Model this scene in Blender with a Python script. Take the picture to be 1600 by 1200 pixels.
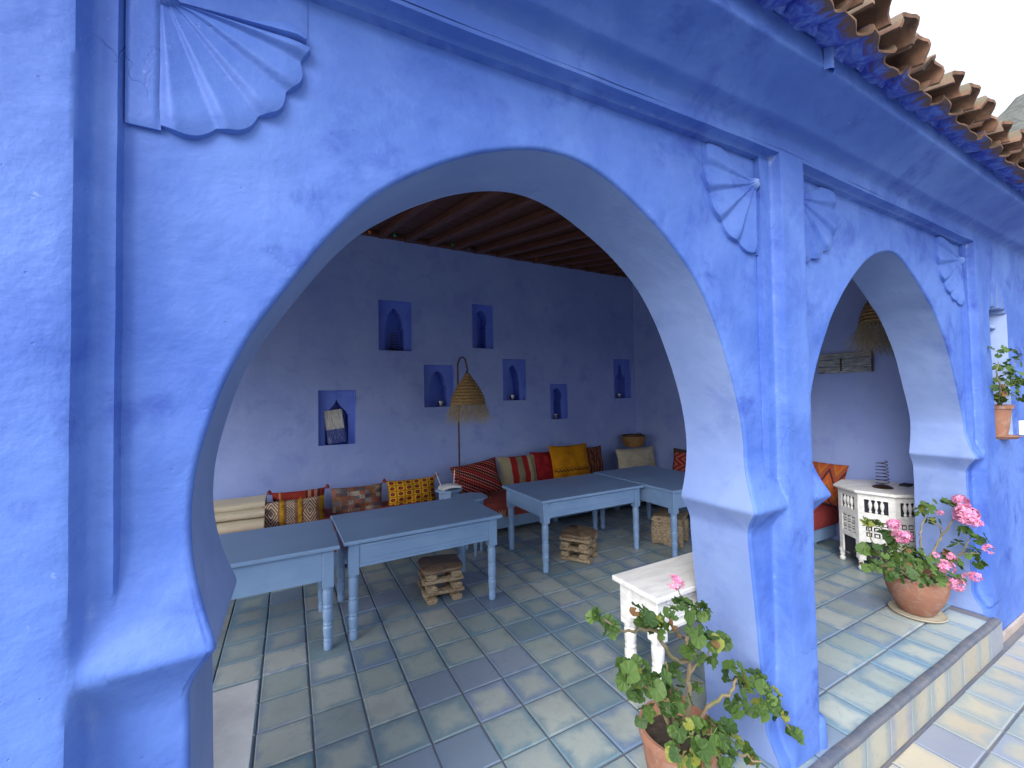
import bpy, math, random
import numpy as np
from mathutils import Vector, Matrix, noise

for o in list(bpy.data.objects):
    bpy.data.objects.remove(o)
scene = bpy.context.scene
col = scene.collection
R = math.radians

# ------------------------------------------------------------------ camera
def cam_rows(yaw, pitch, roll):
    cy, sy = math.cos(yaw), math.sin(yaw); cp, sp = math.cos(pitch), math.sin(pitch)
    f = np.array([sy*cp, cy*cp, sp]); r = np.array([cy, -sy, 0]); u = np.cross(r, f)
    c, s = math.cos(roll), math.sin(roll)
    return np.array([c*r+s*u, -s*r+c*u, f])
CR = cam_rows(R(28.282), R(1.785), R(-1.046)); CF = 645.2
C0 = np.array([0, 0, 1.65])
cd = bpy.data.cameras.new('camera'); cam = bpy.data.objects.new('camera', cd); col.objects.link(cam)
cd.sensor_width = 36; cd.lens = CF/1600*36; cd.clip_start = 0.02; cd.clip_end = 3000
cam.matrix_world = Matrix(((CR[0][0], CR[1][0], -CR[2][0], C0[0]), (CR[0][1], CR[1][1], -CR[2][1], C0[1]),
                           (CR[0][2], CR[1][2], -CR[2][2], C0[2]), (0, 0, 0, 1)))
scene.camera = cam

# ------------------------------------------------------------------ world, sun, exposure
world = bpy.data.worlds.new('World'); scene.world = world; world.use_nodes = True
wn = world.node_tree; wn.nodes.clear()
SUN_EL, SUN_AZ = 34, 243          # degrees; azimuth measured from +Y clockwise
sky = wn.nodes.new('ShaderNodeTexSky'); sky.sky_type = 'NISHITA'; sky.sun_disc = False
sky.sun_elevation = R(SUN_EL); sky.sun_rotation = R(SUN_AZ)
bg1 = wn.nodes.new('ShaderNodeBackground'); bg1.inputs[1].default_value = 0.05
wn.links.new(sky.outputs[0], bg1.inputs[0])
tc = wn.nodes.new('ShaderNodeTexCoord'); sep = wn.nodes.new('ShaderNodeSeparateXYZ')
wn.links.new(tc.outputs['Generated'], sep.inputs[0])
nz = wn.nodes.new('ShaderNodeTexNoise'); nz.inputs['Scale'].default_value = 2.2; nz.inputs['Detail'].default_value = 6
nz.inputs['Roughness'].default_value = 0.5
mpp = wn.nodes.new('ShaderNodeMapping'); mpp.inputs['Location'].default_value = (1.3, 0.4, 2.1); wn.links.new(tc.outputs['Generated'], mpp.inputs[0])
wn.links.new(mpp.outputs[0], nz.inputs['Vector'])
rmp = wn.nodes.new('ShaderNodeValToRGB'); wn.links.new(nz.outputs['Fac'], rmp.inputs[0])
rmp.color_ramp.elements[0].position = 0.44; rmp.color_ramp.elements[0].color = (0.36, 0.36, 0.35, 1)
rmp.color_ramp.elements[1].position = 0.68; rmp.color_ramp.elements[1].color = (0.92, 0.97, 1.06, 1)
mx = wn.nodes.new('ShaderNodeMath'); mx.operation = 'MAXIMUM'; mx.inputs[1].default_value = 0
wn.links.new(sep.outputs[2], mx.inputs[0])
sq = wn.nodes.new('ShaderNodeMath'); sq.operation = 'MULTIPLY'; wn.links.new(mx.outputs[0], sq.inputs[0]); wn.links.new(mx.outputs[0], sq.inputs[1])
ml = wn.nodes.new('ShaderNodeMath'); ml.operation = 'MULTIPLY_ADD'; ml.inputs[1].default_value = 1.9; ml.inputs[2].default_value = 0.62
wn.links.new(sq.outputs[0], ml.inputs[0])
bg2 = wn.nodes.new('ShaderNodeBackground'); wn.links.new(rmp.outputs[0], bg2.inputs[0]); wn.links.new(ml.outputs[0], bg2.inputs[1])
ads = wn.nodes.new('ShaderNodeAddShader'); wo = wn.nodes.new('ShaderNodeOutputWorld')
wn.links.new(bg1.outputs[0], ads.inputs[0]); wn.links.new(bg2.outputs[0], ads.inputs[1]); wn.links.new(ads.outputs[0], wo.inputs[0])

sd = bpy.data.lights.new('sun', 'SUN'); sd.energy = 2.3; sd.angle = R(50); sd.color = (1.0, 0.97, 0.92)
sun = bpy.data.objects.new('sun', sd); col.objects.link(sun)
sdir = Vector((math.sin(R(SUN_AZ))*math.cos(R(SUN_EL)), math.cos(R(SUN_AZ))*math.cos(R(SUN_EL)), math.sin(R(SUN_EL))))
sun.rotation_euler = sdir.to_track_quat('Z', 'Y').to_euler(); sun.location = (0, -3, 8)
vs = scene.view_settings
vs.view_transform = 'Standard'; vs.look = 'None'; vs.gamma = 1; vs.use_curve_mapping = False; vs.exposure = 1.42

def at(px, py, Y):                     # point of the plane y=Y seen at a photo pixel
    d = np.array([(px-800)/CF, -(py-600)/CF, 1.0]) @ CR
    p = C0 + d*Y/d[1]; return Vector((float(p[0]), float(p[1]), float(p[2])))

# ------------------------------------------------------------------ node helpers
class NT:
    def __init__(s, name):
        s.m = bpy.data.materials.new(name); s.m.use_nodes = True; s.t = s.m.node_tree
        s.b = s.t.nodes['Principled BSDF']; s.tc = s.t.nodes.new('ShaderNodeTexCoord')
        s.obj = s.tc.outputs['Object']; s.uv = s.tc.outputs['UV']; s.gen = s.tc.outputs['Generated']
    def put(s, sock, v):
        if v is None: return
        if hasattr(v, 'is_output'): s.t.links.new(v, sock)
        elif isinstance(v, (tuple, list)) and sock.type == 'RGBA' and len(v) == 3: sock.default_value = (*v, 1)
        else: sock.default_value = v
    def n(s, typ, out=0, props=None, **k):
        nd = s.t.nodes.new(typ)
        for a, b in (props or {}).items(): setattr(nd, a, b)
        for a, b in k.items():
            a2 = a.replace('_', ' ')
            s.put(nd.inputs[int(a[1:])] if a[0] == 'i' and a[1:].isdigit() else nd.inputs[a2], b)
        return nd.outputs[out]
    def math(s, op, a, b=None, c=None, clamp=False):
        return s.n('ShaderNodeMath', props={'operation': op, 'use_clamp': clamp}, i0=a, **({'i1': b} if b is not None else {}), **({'i2': c} if c is not None else {}))
    def noise(s, vec, scale, detail=4, rough=0.55, dist=0, out=0):
        return s.n('ShaderNodeTexNoise', out, Vector=vec, Scale=scale, Detail=detail, Roughness=rough, Distortion=dist)
    def vor(s, vec, scale, feature='F1', out=0, rnd=1.0, metric='EUCLIDEAN'):
        return s.n('ShaderNodeTexVoronoi', out, {'feature': feature, **({'distance': metric} if feature == 'F1' else {})}, Vector=vec, Scale=scale, Randomness=rnd)
    def ramp(s, fac, stops, interp='LINEAR'):
        nd = s.t.nodes.new('ShaderNodeValToRGB'); s.put(nd.inputs[0], fac); cr = nd.color_ramp; cr.interpolation = interp
        while len(cr.elements) < len(stops): cr.elements.new(0.5)
        for e, (p, c) in zip(cr.elements, stops):
            e.position = p; e.color = (*c, 1) if not isinstance(c, (int, float)) else (c, c, c, 1)
        return nd.outputs[0]
    def mix(s, fac, a, b, mode='MIX'):
        nd = s.t.nodes.new('ShaderNodeMix'); nd.data_type = 'RGBA'; nd.blend_type = mode
        s.put(nd.inputs[0], fac); s.put(nd.inputs[6], a); s.put(nd.inputs[7], b); return nd.outputs[2]
    def mapv(s, vec, scale=(1, 1, 1), rot=(0, 0, 0), loc=(0, 0, 0)):
        return s.n('ShaderNodeMapping', Vector=vec, Scale=scale, Rotation=rot, Location=loc)
    def xyz(s, vec):
        nd = s.t.nodes.new('ShaderNodeSeparateXYZ'); s.put(nd.inputs[0], vec); return nd.outputs
    def step(s, v, lo, hi):             # smooth 0..1
        return s.n('ShaderNodeMapRange', props={'interpolation_type': 'SMOOTHSTEP'}, i0=v, i1=lo, i2=hi)
    def bump(s, h, strength=0.3, dist=0.01, prev=None):
        nd = s.t.nodes.new('ShaderNodeBump'); s.put(nd.inputs['Height'], h)
        nd.inputs['Strength'].default_value = strength; nd.inputs['Distance'].default_value = dist
        if prev is not None: s.put(nd.inputs['Normal'], prev)
        return nd.outputs[0]
    def rnd(s): return s.n('ShaderNodeObjectInfo', 5)
    def done(s, color, rough=0.6, normal=None, metal=0, spec=None):
        s.put(s.b.inputs['Base Color'], color); s.put(s.b.inputs['Roughness'], rough); s.put(s.b.inputs['Metallic'], metal)
        if normal is not None: s.put(s.b.inputs['Normal'], normal)
        if spec is not None: s.b.inputs['Specular IOR Level'].default_value = spec
        return s.m

# ------------------------------------------------------------------ materials
def plaster(name, c1, c2, c3, scuff=0.5, bumpk=1.0, rough=0.6, brush=0.9):
    s = NT(name); v = s.obj
    big = s.noise(v, 1.6, 6, 0.6, 0.3)
    c = s.mix(s.step(big, 0.35, 0.68), c1, c2)
    blot = s.noise(s.mapv(v, loc=(7, 3, 1)), 3.6, 6, 0.68, 0.35)
    c = s.mix(s.math('MULTIPLY', s.step(blot, 0.5, 0.72), brush), c, c3)
    br = s.noise(s.mapv(v, scale=(9, 9, 26), rot=(0, R(35), 0)), 1.0, 4, 0.6, 0.3)
    c = s.mix(s.math('MULTIPLY', s.step(br, 0.5, 0.8), 0.22), c, c2)
    # pale scuffs where the paint wore through
    sc = s.math('MULTIPLY', s.step(s.noise(v, 38, 3, 0.7, 0.4), 0.66, 0.76), s.step(s.noise(v, 3.1, 2), 0.5, 0.66))
    c = s.mix(s.math('MULTIPLY', sc, scuff*.8), c, (0.34, 0.42, 0.66))
    spk = s.step(s.vor(v, 16), 0.05, 0.03); c = s.mix(s.math('MULTIPLY', spk, 0.35), c, (0.05, 0.08, 0.3))
    h1 = s.noise(v, 7, 5, 0.55, 0.15); h2 = s.noise(s.mapv(v, scale=(1, 1, 1.5)), 34, 4, 0.6, 0.4)
    lump = s.noise(s.mapv(v, loc=(3, 9, 4)), 2.6, 2, 0.5, 0.9)
    # trowel ridges: thin lines following a warped noise
    rid = s.math('ABSOLUTE', s.math('SUBTRACT', s.noise(s.mapv(v, loc=(11, 2, 5)), 3.4, 4, 0.6, 0.6), 0.5))
    ridm = s.math('MULTIPLY', s.step(rid, 0.03, 0.0), s.step(s.noise(s.mapv(v, loc=(1, 8, 2)), 2.7, 2), 0.58, 0.72))
    # worn pale arrises and hairline cracks
    pt = s.step(s.math('ADD', s.n('ShaderNodeNewGeometry', 7), s.math('MULTIPLY', s.math('SUBTRACT', s.noise(v, 14, 4, 0.7), 0.5), 0.10)), 0.535, 0.60)
    c = s.mix(s.math('MULTIPLY', pt, 0.55*scuff+.1), c, (0.40, 0.50, 0.72))
    cw = s.mapv(s.noise(v, 5, 4, 0.6, out=1), scale=(0.16, 0.16, 0.16)); cv = s.n('ShaderNodeVectorMath', props={'operation': 'ADD'}, i0=v, i1=cw)
    ck = s.math('MULTIPLY', s.step(s.vor(cv, 2.1, 'DISTANCE_TO_EDGE'), 0.006, 0.0), s.step(s.noise(s.mapv(v, loc=(6, 1, 3)), 2.3, 2), 0.62, 0.72))
    c = s.mix(s.math('MULTIPLY', ck, 0.3), c, (0.03, 0.05, 0.20))
    n = s.bump(h1, 0.55*bumpk, 0.02); n = s.bump(lump, 0.5*bumpk, 0.03, n); n = s.bump(h2, 0.22*bumpk, 0.004, n)
    n = s.bump(ridm, 0.22*bumpk, 0.006, n)
    n = s.bump(spk, 0.4, -0.003, n); n = s.bump(ck, 0.6, -0.004, n)
    return s.done(c, s.math('MULTIPLY_ADD', blot, 0.25, rough-0.12), n, spec=0.35)

M = {}
M['blue'] = plaster('blue_limewash_plaster', (0.048, 0.112, 0.41), (0.092, 0.176, 0.50), (0.028, 0.066, 0.33))
M['pale'] = plaster('pale_blue_plaster', (0.155, 0.225, 0.46), (0.19, 0.265, 0.50), (0.13, 0.19, 0.43), 0.8, 0.45)
M['inner'] = plaster('lavender_plaster', (0.26, 0.345, 0.72), (0.31, 0.40, 0.76), (0.22, 0.30, 0.68), 0.2, 0.4, 0.5)
M['niche'] = plaster('ultramarine_niche_plaster', (0.12, 0.20, 0.70), (0.15, 0.24, 0.75), (0.10, 0.165, 0.64), 0.2, 0.5)

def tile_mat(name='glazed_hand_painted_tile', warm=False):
    s = NT(name); v = s.obj; r = s.rnd(); x = s.xyz(v)
    off = s.n('ShaderNodeCombineXYZ', X=s.math('MULTIPLY', r, 37.0), Y=s.math('MULTIPLY', r, 91.0), Z=s.math('MULTIPLY', r, 13.0))
    w = s.n('ShaderNodeVectorMath', props={'operation': 'ADD'}, i0=v, i1=off)
    ed = s.math('MAXIMUM', s.math('ABSOLUTE', x[0]), s.math('ABSOLUTE', x[1]))
    nn = s.noise(w, 9, 5, 0.6, 0.8)
    r2 = s.math('FRACT', s.math('MULTIPLY', r, 7.31)); r3 = s.math('FRACT', s.math('MULTIPLY', r, 17.77)); r4 = s.math('FRACT', s.math('MULTIPLY', r, 29.3))
    mask = s.step(s.math('ADD', ed, s.math('MULTIPLY', s.math('SUBTRACT', nn, 0.5), 0.11)), s.math('MULTIPLY_ADD', r2, 0.06, 0.030), s.math('MULTIPLY_ADD', r2, 0.05, 0.104))
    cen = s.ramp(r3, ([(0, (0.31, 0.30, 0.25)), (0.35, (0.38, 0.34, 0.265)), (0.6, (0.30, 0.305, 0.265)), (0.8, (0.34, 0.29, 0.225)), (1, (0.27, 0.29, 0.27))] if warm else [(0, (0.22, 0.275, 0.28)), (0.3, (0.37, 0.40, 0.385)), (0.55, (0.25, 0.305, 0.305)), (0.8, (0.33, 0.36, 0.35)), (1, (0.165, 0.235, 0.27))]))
    edg = s.ramp(r4, [(0, (0.09, 0.17, 0.27)), (0.3, (0.14, 0.22, 0.27)), (0.6, (0.12, 0.18, 0.34)), (0.8, (0.08, 0.19, 0.27)), (1, (0.15, 0.21, 0.31))])
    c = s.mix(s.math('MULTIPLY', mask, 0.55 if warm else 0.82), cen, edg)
    gr = s.step(s.noise(s.mapv(w, loc=(4, 4, 4)), 14, 6, 0.7, 1.4), 0.5, 0.75)
    c = s.mix(s.math('MULTIPLY', gr, 0.4), c, (0.15, 0.23, 0.25))
    dirt = s.step(s.noise(s.n('ShaderNodeNewGeometry', 0), 2.4, 4), 0.5, 0.7); c = s.mix(s.math('MULTIPLY', dirt, 0.22), c, (0.13, 0.13, 0.12))
    allb = s.math('GREATER_THAN', r2, 0.92); c = s.mix(s.math('MULTIPLY', allb, 0.6), c, (0.12, 0.17, 0.30))
    pit = s.step(s.vor(w, 26), 0.07, 0.04); c = s.mix(s.math('MULTIPLY', pit, 0.5), c, (0.06, 0.09, 0.1))
    n = s.bump(nn, 0.25, 0.006); n = s.bump(s.noise(w, 60, 3), 0.12, 0.002, n)
    return s.done(c, s.math('MULTIPLY_ADD', gr, 0.25, 0.34), n, spec=0.4)
M['tile'] = tile_mat(); M['tile_out'] = tile_mat('cream_terrace_tile', True)  # terrace and riser tiles have a creamier glaze
def tile_bulk():                        # far tiles joined in one mesh: same palette, random per cell
    s = NT('glazed_tile_field'); v = s.mapv(s.obj, scale=(1/0.2504, 1/0.2441, 1)); 
    r = s.n('ShaderNodeTexWhiteNoise', props={'noise_dimensions': '2D'}, Vector=s.n('ShaderNodeVectorMath', props={'operation': 'FLOOR'}, i0=s.mapv(v, loc=(1.607, -10.11, 0))))
    c = s.ramp(r, [(0, (0.15, 0.2, 0.23)), (0.4, (0.27, 0.28, 0.26)), (0.7, (0.2, 0.24, 0.25)), (1, (0.13, 0.17, 0.26))])
    c = s.mix(s.step(s.noise(s.obj, 8, 5), 0.45, 0.7), c, (0.17, 0.25, 0.32))
    return s.done(c, 0.4)
M['tile_bulk'] = tile_bulk()
def simple(name, c, rough=0.6, c2=None, scale=8, bumpk=0.2, bs=30, metal=0, stretch=(1, 1, 1), spec=None, bd=0.004):
    s = NT(name); v = s.mapv(s.obj, scale=stretch)
    cc = s.mix(s.step(s.noise(v, scale, 5, 0.6, 0.5), 0.35, 0.7), c, c2) if c2 else c
    n = s.bump(s.noise(v, bs, 4, 0.6), bumpk, bd) if bumpk else None
    return s.done(cc, rough, n, metal, spec)
M['grout'] = simple('grey_blue_grout', (0.09, 0.105, 0.15), 0.9, (0.14, 0.13, 0.135), 3, 0.5, 80)
M['table'] = simple('blue_painted_wood', (0.19, 0.295, 0.47), 0.3, (0.22, 0.335, 0.51), 3, 0.22, 9, stretch=(1, 6, 6), bd=0.003)
def painted():
    s = NT('blue_painted_wood'); v = s.obj; gsn = s.noise(s.mapv(v, scale=(1.2, 14, 14)), 6, 5, 0.6, 0.4)
    a = s.noise(v, 2.2, 5, 0.6, 0.5); c = s.mix(s.step(a, 0.35, 0.7), (0.19, 0.305, 0.51), (0.24, 0.37, 0.585))
    c = s.mix(s.math('MULTIPLY', s.step(gsn, 0.5, 0.75), 0.35), c, (0.145, 0.24, 0.42))
    sc = s.math('MULTIPLY', s.step(s.noise(s.mapv(v, scale=(1, 7, 7), rot=(0, 0, .4)), 22, 3, 0.7), 0.66, 0.74), s.step(s.noise(v, 3.3, 2), 0.5, 0.62))
    c = s.mix(s.math('MULTIPLY', sc, 0.6), c, (0.34, 0.42, 0.52))
    n = s.bump(gsn, 0.25, 0.003); n = s.bump(sc, 0.3, -0.002, n)
    return s.done(c, s.math('MULTIPLY_ADD', a, 0.25, 0.2), n)
M['table'] = painted()
M['wtable'] = simple('white_painted_wood', (0.74, 0.73, 0.71), 0.45, (0.60, 0.59, 0.58), 5, 0.2, 12, stretch=(1, 5, 5))
M['wslab'] = simple('white_washed_stone_top', (0.88, 0.87, 0.85), 0.5, (0.74, 0.73, 0.72), 9, 0.4, 22)
M['wood'] = simple('dark_red_brown_wood', (0.075, 0.026, 0.015), 0.6, (0.125, 0.043, 0.024), 3, 0.5, 14, stretch=(8, 1, 8))
M['plank'] = simple('brown_ceiling_plank', (0.06, 0.022, 0.013), 0.65, (0.10, 0.036, 0.02), 3, 0.5, 14, stretch=(1, 8, 8))
M['iron'] = simple('dark_iron', (0.035, 0.025, 0.022), 0.45, (0.09, 0.035, 0.02), 12, 0.3, 60, metal=0.6)
M['steel'] = simple('brushed_metal', (0.5, 0.5, 0.48), 0.28, (0.3, 0.29, 0.27), 20, 0.1, 60, metal=1.0)
M['red'] = simple('red_wool', (0.30, 0.035, 0.03), 0.9, (0.22, 0.025, 0.028), 6, 0.5, 160)
M['redcover'] = simple('brick_red_cotton', (0.30, 0.055, 0.04), 0.85, (0.24, 0.04, 0.035), 3, 0.5, 140)
M['thread'] = simple('cream_thread', (0.6, 0.45, 0.33), 0.9)
M['white'] = simple('white_plastic', (0.8, 0.8, 0.8), 0.35)
M['dark'] = simple('matt_black', (0.02, 0.022, 0.035), 0.9)
M['board'] = None
def straw():
    s = NT('woven_straw'); v = s.obj; z = s.xyz(v)
    a = s.noise(s.mapv(v, scale=(1, 1, 6)), 26, 4, 0.7)
    c = s.mix(s.step(a, 0.35, 0.7), (0.16, 0.09, 0.035), (0.44, 0.28, 0.11))
    return s.done(c, 0.8, s.bump(a, 0.6, 0.006))
M['straw'] = straw()
M['fringe'] = simple('loose_straw_fibre', (0.50, 0.42, 0.29), 0.85, (0.34, 0.25, 0.15), 30, 0)
M['basket'] = simple('tan_wicker', (0.30, 0.17, 0.06), 0.75, (0.18, 0.09, 0.03), 12, 0.6, 40, stretch=(4, 4, 1))
def palm():
    s = NT('palm_rib_wood'); v = s.obj
    a = s.noise(s.mapv(v, scale=(1, 1, 3)), 30, 5, 0.7, 0.5); b = s.noise(v, 5, 3)
    c = s.mix(s.step(a, 0.3, 0.7), (0.13, 0.085, 0.05), (0.46, 0.36, 0.24)); c = s.mix(s.math('MULTIPLY', s.step(b, 0.5, 0.7), 0.4), c, (0.2, 0.12, 0.07))
    return s.done(c, 0.85, s.bump(a, 0.8, 0.008))
M['palm'] = palm()
M['palmtop'] = simple('worn_brown_seat', (0.13, 0.083, 0.052), 0.55, (0.22, 0.15, 0.10), 6, 0.6, 25, stretch=(1, 5, 1))
def terracotta(name, c1, c2, stain, lich=0.0):
    s = NT(name); v = s.obj; r = s.rnd()
    w = s.n('ShaderNodeVectorMath', props={'operation': 'ADD'}, i0=v, i1=s.n('ShaderNodeCombineXYZ', X=s.math('MULTIPLY', r, 40.0), Y=r, Z=r))
    a = s.noise(w, 7, 5, 0.65, 0.6); c = s.mix(s.step(a, 0.35, 0.68), c1, c2)
    b = s.noise(s.mapv(w, loc=(5, 5, 5)), 13, 6, 0.7, 0.8); c = s.mix(s.math('MULTIPLY', s.step(b, 0.5, 0.68), 0.65), c, stain)
    if lich:
        nrm = s.xyz(s.n('ShaderNodeNewGeometry', 1)); up = s.step(nrm[2], 0.0, 0.7)
        c = s.mix(s.math('MULTIPLY', s.math('MULTIPLY', up, s.step(a, 0.3, 0.55)), lich), c, (0.07, 0.06, 0.035))
    n = s.bump(b, 0.5, 0.006); n = s.bump(s.noise(w, 60, 3), 0.3, 0.002, n)
    return s.done(c, 0.8, n)
M['roof'] = terracotta('weathered_roof_tile', (0.10, 0.047, 0.03), (0.22, 0.115, 0.068), (0.038, 0.033, 0.024), 0.95)
M['pot'] = terracotta('terracotta_pot', (0.22, 0.095, 0.06), (0.29, 0.14, 0.09), (0.30, 0.22, 0.18))
M['saucer'] = terracotta('cream_glazed_saucer', (0.40, 0.36, 0.28), (0.34, 0.30, 0.23), (0.26, 0.2, 0.14))
M['soil'] = simple('dry_soil', (0.035, 0.024, 0.017), 0.95, (0.07, 0.05, 0.035), 30, 1, 90)
def smear():
    s = NT('ultramarine_smeared_tile'); v = s.obj; r = s.rnd()
    w = s.n('ShaderNodeVectorMath', props={'operation': 'ADD'}, i0=v, i1=s.n('ShaderNodeCombineXYZ', X=s.math('MULTIPLY', r, 40.0), Y=r, Z=r))
    a = s.noise(w, 13, 6, 0.75, 1.0)
    y = s.xyz(v)[1]
    c = s.ramp(a, [(0.32, (0.012, 0.022, 0.17)), (0.44, (0.028, 0.055, 0.42)), (0.55, (0.085, 0.15, 0.52)), (0.66, (0.14, 0.22, 0.52))])
    edge = s.step(s.math('ADD', y, s.math('MULTIPLY', a, 0.25)), 0.185, 0.125)   # brick shows at the outer lip
    c = s.mix(edge, c, s.mix(s.step(a, 0.4, 0.6), (0.17, 0.085, 0.05), (0.12, 0.085, 0.07)))
    return s.done(c, 0.8, s.bump(a, 0.8, 0.008))
M['smear'] = smear()
def leafm(name, c1, c2, rib):
    s = NT(name); r = s.rnd(); v = s.obj
    c = s.mix(r, c1, c2); r2 = s.math('FRACT', s.math('MULTIPLY', r, 13.7))
    c = s.mix(s.math('GREATER_THAN', r2, 0.95), c, (0.20, 0.22, 0.04))
    c = s.mix(s.math('MULTIPLY', s.math('GREATER_THAN', s.math('FRACT', s.math('MULTIPLY', r, 5.1)), 0.965), 1.0), c, (0.17, 0.085, 0.035))
    x = s.xyz(v); d = s.n('ShaderNodeVectorMath', 1, {'operation': 'LENGTH'}, i0=v)
    ang = s.math('ARCTAN2', x[0], x[1]); ray = s.math('ABSOLUTE', s.math('SINE', s.math('MULTIPLY', ang, 3.5)))
    c = s.mix(s.math('MULTIPLY', s.step(ray, 0.16, 0.0), 0.4), c, rib)
    n = s.bump(ray, 0.4, 0.003)
    m = s.done(c, 0.5, n, spec=0.3)
    s.b.inputs['Subsurface Weight'].default_value = 0.0
    tr = s.t.nodes.new('ShaderNodeBsdfTranslucent'); s.put(tr.inputs[0], s.mix(0.5, c, (0.08, 0.15, 0.02)))
    ms = s.t.nodes.new('ShaderNodeMixShader'); ms.inputs[0].default_value = 0.28
    s.t.links.new(s.b.outputs[0], ms.inputs[1]); s.t.links.new(tr.outputs[0], ms.inputs[2])
    s.t.links.new(ms.outputs[0], s.t.nodes['Material Output'].inputs[0]); return m
M['leaf'] = leafm('geranium_leaf', (0.032, 0.072, 0.018), (0.082, 0.145, 0.030), (0.11, 0.17, 0.06))
M['stem'] = simple('woody_geranium_stem', (0.22, 0.16, 0.10), 0.8, (0.13, 0.13, 0.05), 20, 0.5, 50)
M['petal'] = simple('pink_petals', (0.50, 0.12, 0.27), 0.6, (0.62, 0.30, 0.42), 40, 0)
M['rock'] = simple('misty_hillside', (0.075, 0.078, 0.075), 1.0, (0.03, 0.037, 0.028), 0.35, 0.6, 0.5, bd=2)
def weathered(name, c1, c2, c3, st):
    s = NT(name); v = s.mapv(s.obj, scale=st)
    a = s.noise(v, 14, 6, 0.7, 0.6); c = s.mix(s.step(a, 0.38, 0.62), c1, c2)
    c = s.mix(s.step(s.noise(s.mapv(v, loc=(3, 3, 3)), 6, 4), 0.55, 0.65), c, c3)
    return s.done(c, 0.8, s.bump(a, 0.6, 0.006))
M['board'] = weathered('weathered_grey_board', (0.16, 0.18, 0.22), (0.40, 0.42, 0.44), (0.10, 0.12, 0.2), (1, 1.2, 8))
def plaque():
    s = NT('half_dipped_plaque'); v = s.obj; z = s.xyz(v)[2]
    a = s.noise(s.mapv(v, scale=(8, 8, 1)), 16, 6, 0.75)
    c = s.mix(s.step(a, 0.4, 0.6), (0.30, 0.30, 0.30), (0.66, 0.65, 0.62))
    b = s.mix(s.step(a, 0.52, 0.66), (0.035, 0.06, 0.26), (0.35, 0.38, 0.5))
    c = s.mix(s.step(s.math('ADD', z, s.math('MULTIPLY', a, 0.05)), -0.015, 0.0), b, c)
    return s.done(c, 0.8, s.bump(a, 0.5, 0.005))
M['plaque'] = plaque()

# cushion cloths (patterns are the weave, mapped on the cushion's own u,v)
def cloth(name, fn, rough=0.9):
    s = NT(name); x = s.xyz(s.uv); c = fn(s, x[0], x[1])
    wv = s.noise(s.mapv(s.uv, scale=(1, 1, 1)), 90, 2, 0.6)
    c = s.mix(0.35, c, s.mix(s.step(wv, 0.3, 0.7), (0.5, 0.5, 0.5), (1, 1, 1)), 'MULTIPLY')
    n = s.bump(wv, 0.5, 0.004); n = s.bump(s.noise(s.uv, 5, 3), 0.5, 0.02, n)
    return s.done(c, rough, n, spec=0.15)
def band(s, v, c, w):                   # 1 within w of c
    return s.math('LESS_THAN', s.math('ABSOLUTE', s.math('SUBTRACT', v, c)), w)
def f_kilim(s, u, v):
    c = s.mix(s.step(s.noise(s.uv, 6, 3), 0.4, 0.6), (0.20, 0.10, 0.055), (0.27, 0.15, 0.09))
    for uc in (0.22, 0.78):
        d = s.math('SUBTRACT', s.math('PINGPONG', s.math('ADD', v, 0.0), 0.5), s.math('MULTIPLY', s.math('ABSOLUTE', s.math('SUBTRACT', u, uc)), 3.4))
        ln = s.math('LESS_THAN', s.math('ABSOLUTE', s.math('SUBTRACT', s.math('FRACT', s.math('MULTIPLY', d, 7.0)), 0.5)), 0.17)
        c = s.mix(s.math('MULTIPLY', ln, band(s, u, uc, 0.10)), c, (0.62, 0.56, 0.47))
    d = s.math('ADD', u, s.math('MULTIPLY', s.math('PINGPONG', v, 0.25), 0.4))
    ln = s.math('LESS_THAN', s.math('FRACT', s.math('MULTIPLY', d, 26.0)), 0.4)
    c = s.mix(s.math('MULTIPLY', ln, band(s, u, 0.5, 0.06)), c, (0.62, 0.56, 0.47))
    for uc in (0.035, 0.37, 0.63, 0.965):
        c = s.mix(band(s, u, uc, 0.028), c, (0.48, 0.27, 0.02))
    return c
def f_multi(s, u, v):
    cell = s.vor(s.mapv(s.uv, scale=(9, 7, 1)), 1.0, out=1, rnd=0.35, metric='CHEBYCHEV')
    k = s.xyz(cell)[0]; nn = s.noise(s.uv, 34, 3, 0.8)
    k2 = s.math('FRACT', s.math('ADD', k, s.math('MULTIPLY', nn, 0.9)))
    return s.ramp(k2, [(0, (0.10, 0.11, 0.14)), (0.16, (0.30, 0.10, 0.06)), (0.34, (0.20, 0.10, 0.07)), (0.5, (0.40, 0.19, 0.06)), (0.62, (0.16, 0.16, 0.18)), (0.76, (0.48, 0.42, 0.34)), (0.86, (0.12, 0.04, 0.04)), (1, (0.33, 0.14, 0.08))], 'CONSTANT')
def f_dots(s, u, v):
    base = s.mix(s.step(s.noise(s.uv, 8, 3), 0.4, 0.6), (0.62, 0.33, 0.015), (0.52, 0.25, 0.012))
    fu = s.math('SUBTRACT', s.math('FRACT', s.math('MULTIPLY', u, 6.0)), 0.5); fv = s.math('SUBTRACT', s.math('FRACT', s.math('MULTIPLY', v, 5.0)), 0.5)
    d = s.math('SQRT', s.math('ADD', s.math('MULTIPLY', fu, fu), s.math('MULTIPLY', s.math('MULTIPLY', fv, fv), 0.8)))
    gl = s.math('GREATER_THAN', s.math('MAXIMUM', s.math('ABSOLUTE', fu), s.math('ABSOLUTE', fv)), 0.41)
    c = s.mix(gl, s.mix(0.5, base, (0.75, 0.45, 0.05)), (0.36, 0.16, 0.01))
    c = s.mix(s.math('LESS_THAN', d, 0.28), c, (0.14, 0.012, 0.02))
    return s.mix(s.math('LESS_THAN', d, 0.13), c, (0.33, 0.05, 0.04))
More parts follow.
